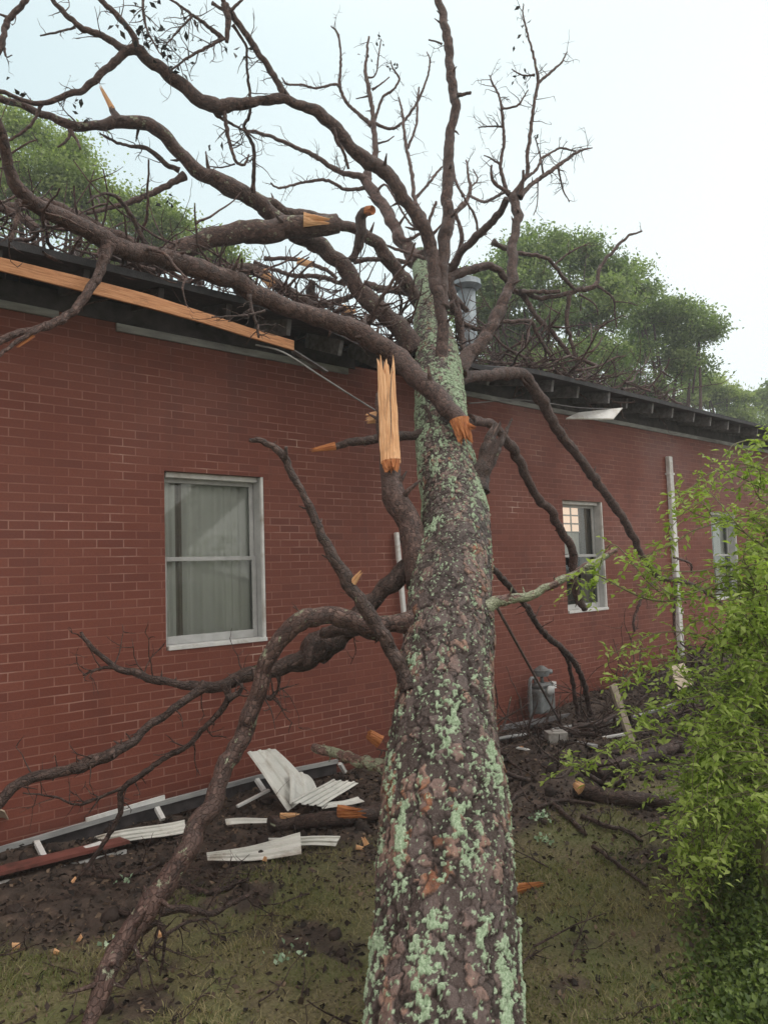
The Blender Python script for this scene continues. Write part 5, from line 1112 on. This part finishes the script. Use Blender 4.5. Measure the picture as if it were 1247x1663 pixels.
# traced outer shoots
TRACE = [[(1290, 830, 4.6), (1230, 790, 4.5), (1170, 765, 4.4), (1130, 785, 4.35), (1105, 815, 4.3)], [(1290, 740, 4.6), (1240, 715, 4.5), (1195, 720, 4.4), (1180, 735, 4.35)], [(1300, 890, 4.7), (1200, 850, 4.5), (1130, 860, 4.3), (1090, 885, 4.25), (1020, 912, 4.2)],
 [(1300, 960, 4.6), (1200, 920, 4.4), (1130, 928, 4.2), (1060, 925, 4.15), (1015, 912, 4.1)], [(1290, 1010, 4.6), (1180, 960, 4.3), (1110, 960, 4.2), (1040, 955, 4.1)], [(1300, 1060, 4.5), (1200, 1020, 4.3), (1120, 1060, 4.2), (1050, 1090, 4.1), (985, 1110, 4.0)],
 [(1300, 1080, 4.6), (1210, 1060, 4.4), (1130, 1030, 4.3), (1060, 1030, 4.2), (990, 1065, 4.1)], [(1300, 1180, 4.5), (1180, 1170, 4.3), (1090, 1190, 4.2), (1000, 1215, 4.1), (930, 1245, 4.05), (905, 1255, 4.0)], [(1300, 1160, 4.4), (1180, 1130, 4.2), (1090, 1140, 4.1), (1010, 1165, 4.1)],
 [(1300, 1240, 4.4), (1200, 1220, 4.3), (1110, 1240, 4.2), (1020, 1250, 4.1), (985, 1290, 4.0)], [(1300, 1250, 4.4), (1180, 1260, 4.2), (1110, 1310, 4.1), (1070, 1350, 4.0)], [(1300, 940, 4.5), (1230, 880, 4.3), (1180, 850, 4.2), (1120, 830, 4.2), (1095, 790, 4.2)], [(1290, 800, 4.6), (1230, 760, 4.5), (1170, 770, 4.45), (1150, 800, 4.4)], [(1170, 965, 4.3), (1060, 975, 4.2), (960, 930, 4.2), (935, 940, 4.2), (925, 965, 4.2)],
 [(1300, 1300, 4.3), (1200, 1310, 4.2), (1130, 1360, 4.1), (1090, 1395, 4.0)], [(1310, 1120, 4.3), (1220, 1100, 4.1), (1150, 1110, 4.0), (1090, 1095, 4.0)]]
for pl_ in TRACE:
    shoot([P(*p) for p in pl_], .006, .044, .85, .7)
    for _ in range(1): shoot([P(p[0]+rng.normal()*14+18, p[1]+rng.normal()*22, p[2]+rng.normal()*.15) for p in pl_], .005, .042, .65, .6)
# body of the shrub
for i in range(520):
    tx = rng.uniform(1105, 1420); top = 740 + max(0, 1290-tx)*1.2; ty = rng.uniform(max(top-30, 725), 1400); tz = rng.uniform(4.0, 5.6)
    if tx < np.interp(ty, [720, 850, 1000, 1130, 1230, 1400], [1235, 1215, 1185, 1150, 1105, 1100]) + rng.normal()*14: continue
    tgt = P(tx, ty, tz); b = sbase + np.array([rng.uniform(-.35, .8), rng.uniform(-.5, .7), 0]); mid = b*.45+tgt*.55+np.array([0, 0, .45]); 
    mid2 = b*.15+tgt*.85+np.array([0, 0, .22]); end = tgt + rng.normal(size=3)*.15 - [0, 0, .05]
    shoot([mid, mid2, tgt, end], .005, .045, .5, .2+.6*rng.random())
for i in range(105):
    ty = rng.uniform(900, 1420); tx = np.interp(ty, [900, 1050, 1200, 1400], [1205, 1165, 1110, 1100]) + abs(rng.normal())*75; tgt = P(tx, ty, rng.uniform(3.75, 4.4))
    b = sbase + np.array([rng.uniform(-.3, .6), rng.uniform(-.5, .5), 0]); mid = b*.4+tgt*.6+np.array([0, 0, .35]); mid2 = b*.15+tgt*.85+np.array([0, 0, .16])
    shoot([mid, mid2, tgt, tgt+rng.normal(size=3)*.12-[0, 0, .07]], .004, .046, .7, .5+.4*rng.random())
for i in range(14):
    b = sbase + np.array([rng.uniform(-.3, .8), rng.uniform(-.5, .6), -.05]); tgt = P(rng.uniform(1180, 1400), rng.uniform(850, 1250), rng.uniform(4.2, 5.3)); q_, r_ = spline([b, b*.6+tgt*.4+[0, 0, .3], tgt], [.022, .014, .007], .05); V_, F__, T_ = tube(q_, r_, 7); stem.add(V_, F__, T_)
stem.done('stem', MT['stem'], shrub, True)
LP = np.array(LP); V_, F__, rn = leaves(LP, np.array(LD), np.array(LS), rng=rng, asp=.46, rnd=np.array(LR), up=np.tile([0, 0, 1.], (len(LP), 1))); build('foliage', V_, F__, MT['leaf_shrub'], shrub, {'rnd': rn}, False)
# low weeds on the ground beneath
rng = np.random.default_rng(33); n = 14000
px = rng.uniform(1050, 1400, n); py = rng.uniform(1400, 1690, n); keep = rng.random(n) < smooth(1080, 1230, px+.25*(py-1450)); px, py = px[keep], py[keep]
r0 = np.array([ray(a, b) for a, b in zip(px, py)]); tt = (.17-C_[2])/r0[:, 2]; pos = C_+r0*tt[:, None]; pos[:, 2] = ground_z(pos[:, 0], pos[:, 1]) + rng.random(len(px))**1.5*.22*smooth(1120, 1260, px)+.01
d = rng.normal(size=pos.shape)+[0, 0, .35]; V_, F__, rn = leaves(pos, d, rng.uniform(.02, .042, len(px)), rng=rng, asp=.6, up=np.tile([0, 0, 1.], (len(px), 1))); o = build('ground_cover', V_, F__, MT['leaf_low'], None, {'rnd': rn}, False); tag(o, 'dark green low weeds under the shrub at lower right', 'weeds', kind='stuff')

# ------------------------------------------------------------------ trees behind the building
def bg_tree(lobes, Z, label, mat, seed, leaf=.17, dens=1., name='oak_tree', trunk_px=None):
    rng = np.random.default_rng(seed)
    cs = [(P(x, y, Z+rng.uniform(-1, 1)*r*Z/FPX*.6), r*Z/FPX) for x, y, r in lobes]
    cx = np.mean([c[0] for c, r in cs]); cy = np.mean([c[1] for c, r in cs]); zt = max(c[2] for c, r in cs)
    if trunk_px: tpt = P(trunk_px, 600, Z); cx, cy = tpt[0], tpt[1]
    root = empty(name, (cx, cy, .2), label, 'tree')
    m = MB(); hub = np.array([cx, cy, 3.2])
    q_, r_ = spline([(cx, cy, 0), (cx+.1, cy, 1.6), hub, (cx-.1, cy+.1, zt*.75)], [.36, .29, .24, .10], .25); V_, F__, T_ = tube(q_, r_, 10, rough=.3); m.add(V_, F__, T_)
    for c, r in cs:
        q_, r_ = spline([hub+[0, 0, rng.uniform(-.6, .8)], hub*.5+c*.5+rng.normal(size=3)*.3, c], [.13, .08, .025], .25); V_, F__, T_ = tube(q_, r_, 6, rough=.2); m.add(V_, F__, T_)
        for _ in range(6):
            e_ = c+rng.normal(size=3)*r*.55; V_, F__, T_ = tube(spline([hub*.3+c*.7, hub*.1+c*.9+rng.normal(size=3)*.2, e_], [.04, .03, .01], .3)[0], spline([hub*.3+c*.7, hub*.1+c*.9, e_], [.04, .03, .01], .3)[1][:0].tolist() or np.linspace(.04, .01, len(spline([hub*.3+c*.7, hub*.1+c*.9, e_], [1, 1, 1], .3)[0])), 5) if False else tube([c*.7+hub*.3, c, e_], [.04, .028, .01], 5); m.add(V_, F__, T_)
    m.done('trunk', MT['bark'], root, True)
    Ps = []; Ds = []; Rs = []; Ss = []
    for c, r in cs:
        nc = int(25*dens*(r/1.0)**1.6)+8
        kid = rng.normal(size=(9, 3)); kid /= np.linalg.norm(kid, axis=1)[:, None]; kid[:, 2] = np.abs(kid[:, 2])*.9-.15
        for _ in range(nc):
            u = kid[rng.integers(0, 9)]; v3 = rng.normal(size=3); v3 /= np.linalg.norm(v3)
            cc = c + u*r*.70 + v3*r*.34*rng.random()**.4; tone = np.clip(.48+rng.normal()*.27, 0, 1)
            k = rng.integers(90, 190); sz = rng.uniform(.14, .34)
            p = cc+rng.normal(size=(k, 3))*np.array([sz, sz, sz*.6]); Ps.append(p)
            Ds.append(rng.normal(size=(k, 3))+u*.5+[0, 0, -.25]); Rs.append(np.clip(tone+rng.normal(size=k)*.15, 0, 1)); Ss.append(leaf*.68*rng.uniform(.6, 1.25, k))
    Ps = np.concatenate(Ps); V_, F__, rn = leaves(Ps, np.concatenate(Ds), np.concatenate(Ss), rng=rng, asp=.55, rnd=np.concatenate(Rs))
    build('crown', V_, F__, MT[mat], root, {'rnd': rn}, False); return root
bg_tree([(870, 425, 62), (925, 425, 55), (800, 470, 55), (985, 465, 50), (850, 500, 85), (940, 520, 95), (835, 580, 80), (960, 600, 70), (775, 520, 40), (900, 610, 70)], 25, 'tall dense green tree right behind the vent pipe', 'leaf_bg', 1, .19)
bg_tree([(1030, 470, 45), (1060, 520, 55), (1110, 530, 50), (1135, 545, 35), (1060, 590, 70), (1120, 600, 45), (1030, 640, 50)], 27, 'rounded green tree at the right end of the tall dense tree', 'leaf_bg', 2, .19)
bg_tree([(1150, 640, 40), (1180, 650, 35), (1110, 650, 40), (1190, 690, 40)], 38, 'smaller hazy tree low over the right part of the roof', 'leaf_bg2', 3, .26, .6)
bg_tree([(1225, 670, 38), (1265, 650, 42), (1300, 680, 60)], 44, 'farthest hazy tree at the right edge above the roof', 'leaf_bg2', 4, .3, .5)
bg_tree([(20, 215, 42), (70, 245, 48), (125, 265, 42), (60, 310, 80), (135, 320, 50), (20, 340, 70), (110, 370, 70)], 20, 'tall yellow green tree at the far left behind the limbs', 'leaf_bg2', 5, .15)
bg_tree([(185, 350, 45), (235, 355, 45), (280, 375, 38), (330, 410, 36), (365, 430, 30), (240, 410, 50), (170, 420, 55)], 22, 'lower rounded tree left of centre behind the roof edge', 'leaf_bg2', 6, .16)

# ------------------------------------------------------------------ damp air
hm = bpy.data.materials.new('haze'); hm.use_nodes = True; hn = hm.node_tree.nodes; hn.remove(hn['Principled BSDF'])
pv = hn.new('ShaderNodeVolumePrincipled'); pv.inputs['Color'].default_value = (.93, .96, .98, 1); pv.inputs['Density'].default_value = .0032; pv.inputs['Anisotropy'].default_value = .2
hm.node_tree.links.new(pv.outputs[0], hn['Material Output'].inputs['Volume'])
m = MB(); m.bounds((-45, -25, -1.2), (95, 75, 17)); hz = m.done('haze', hm, None); tag(hz, kind='stuff')
GROUPS = {'siding_sheet': 'white siding sheets by the wall', 'wood_chip': 'wood chips on the soil', 'wood_chunk': 'torn wood chunks', 'broken_limb': 'broken limbs on the roof', 'trim_strip': 'broken trim strips', 'lichen_tuft': 'lichen scraps on the ground', 'oak_tree': 'trees behind the building', 'log': 'logs on the soil', 'broken_stick': 'broken sticks'}
for o in COL.objects:
    k_ = o.name.split('.')[0]
    if o.parent is None and k_ in GROUPS and 'category' in o: o['group'] = GROUPS[k_]
print('LEAVES', len(LP), 'TRUNK', len(Vt))
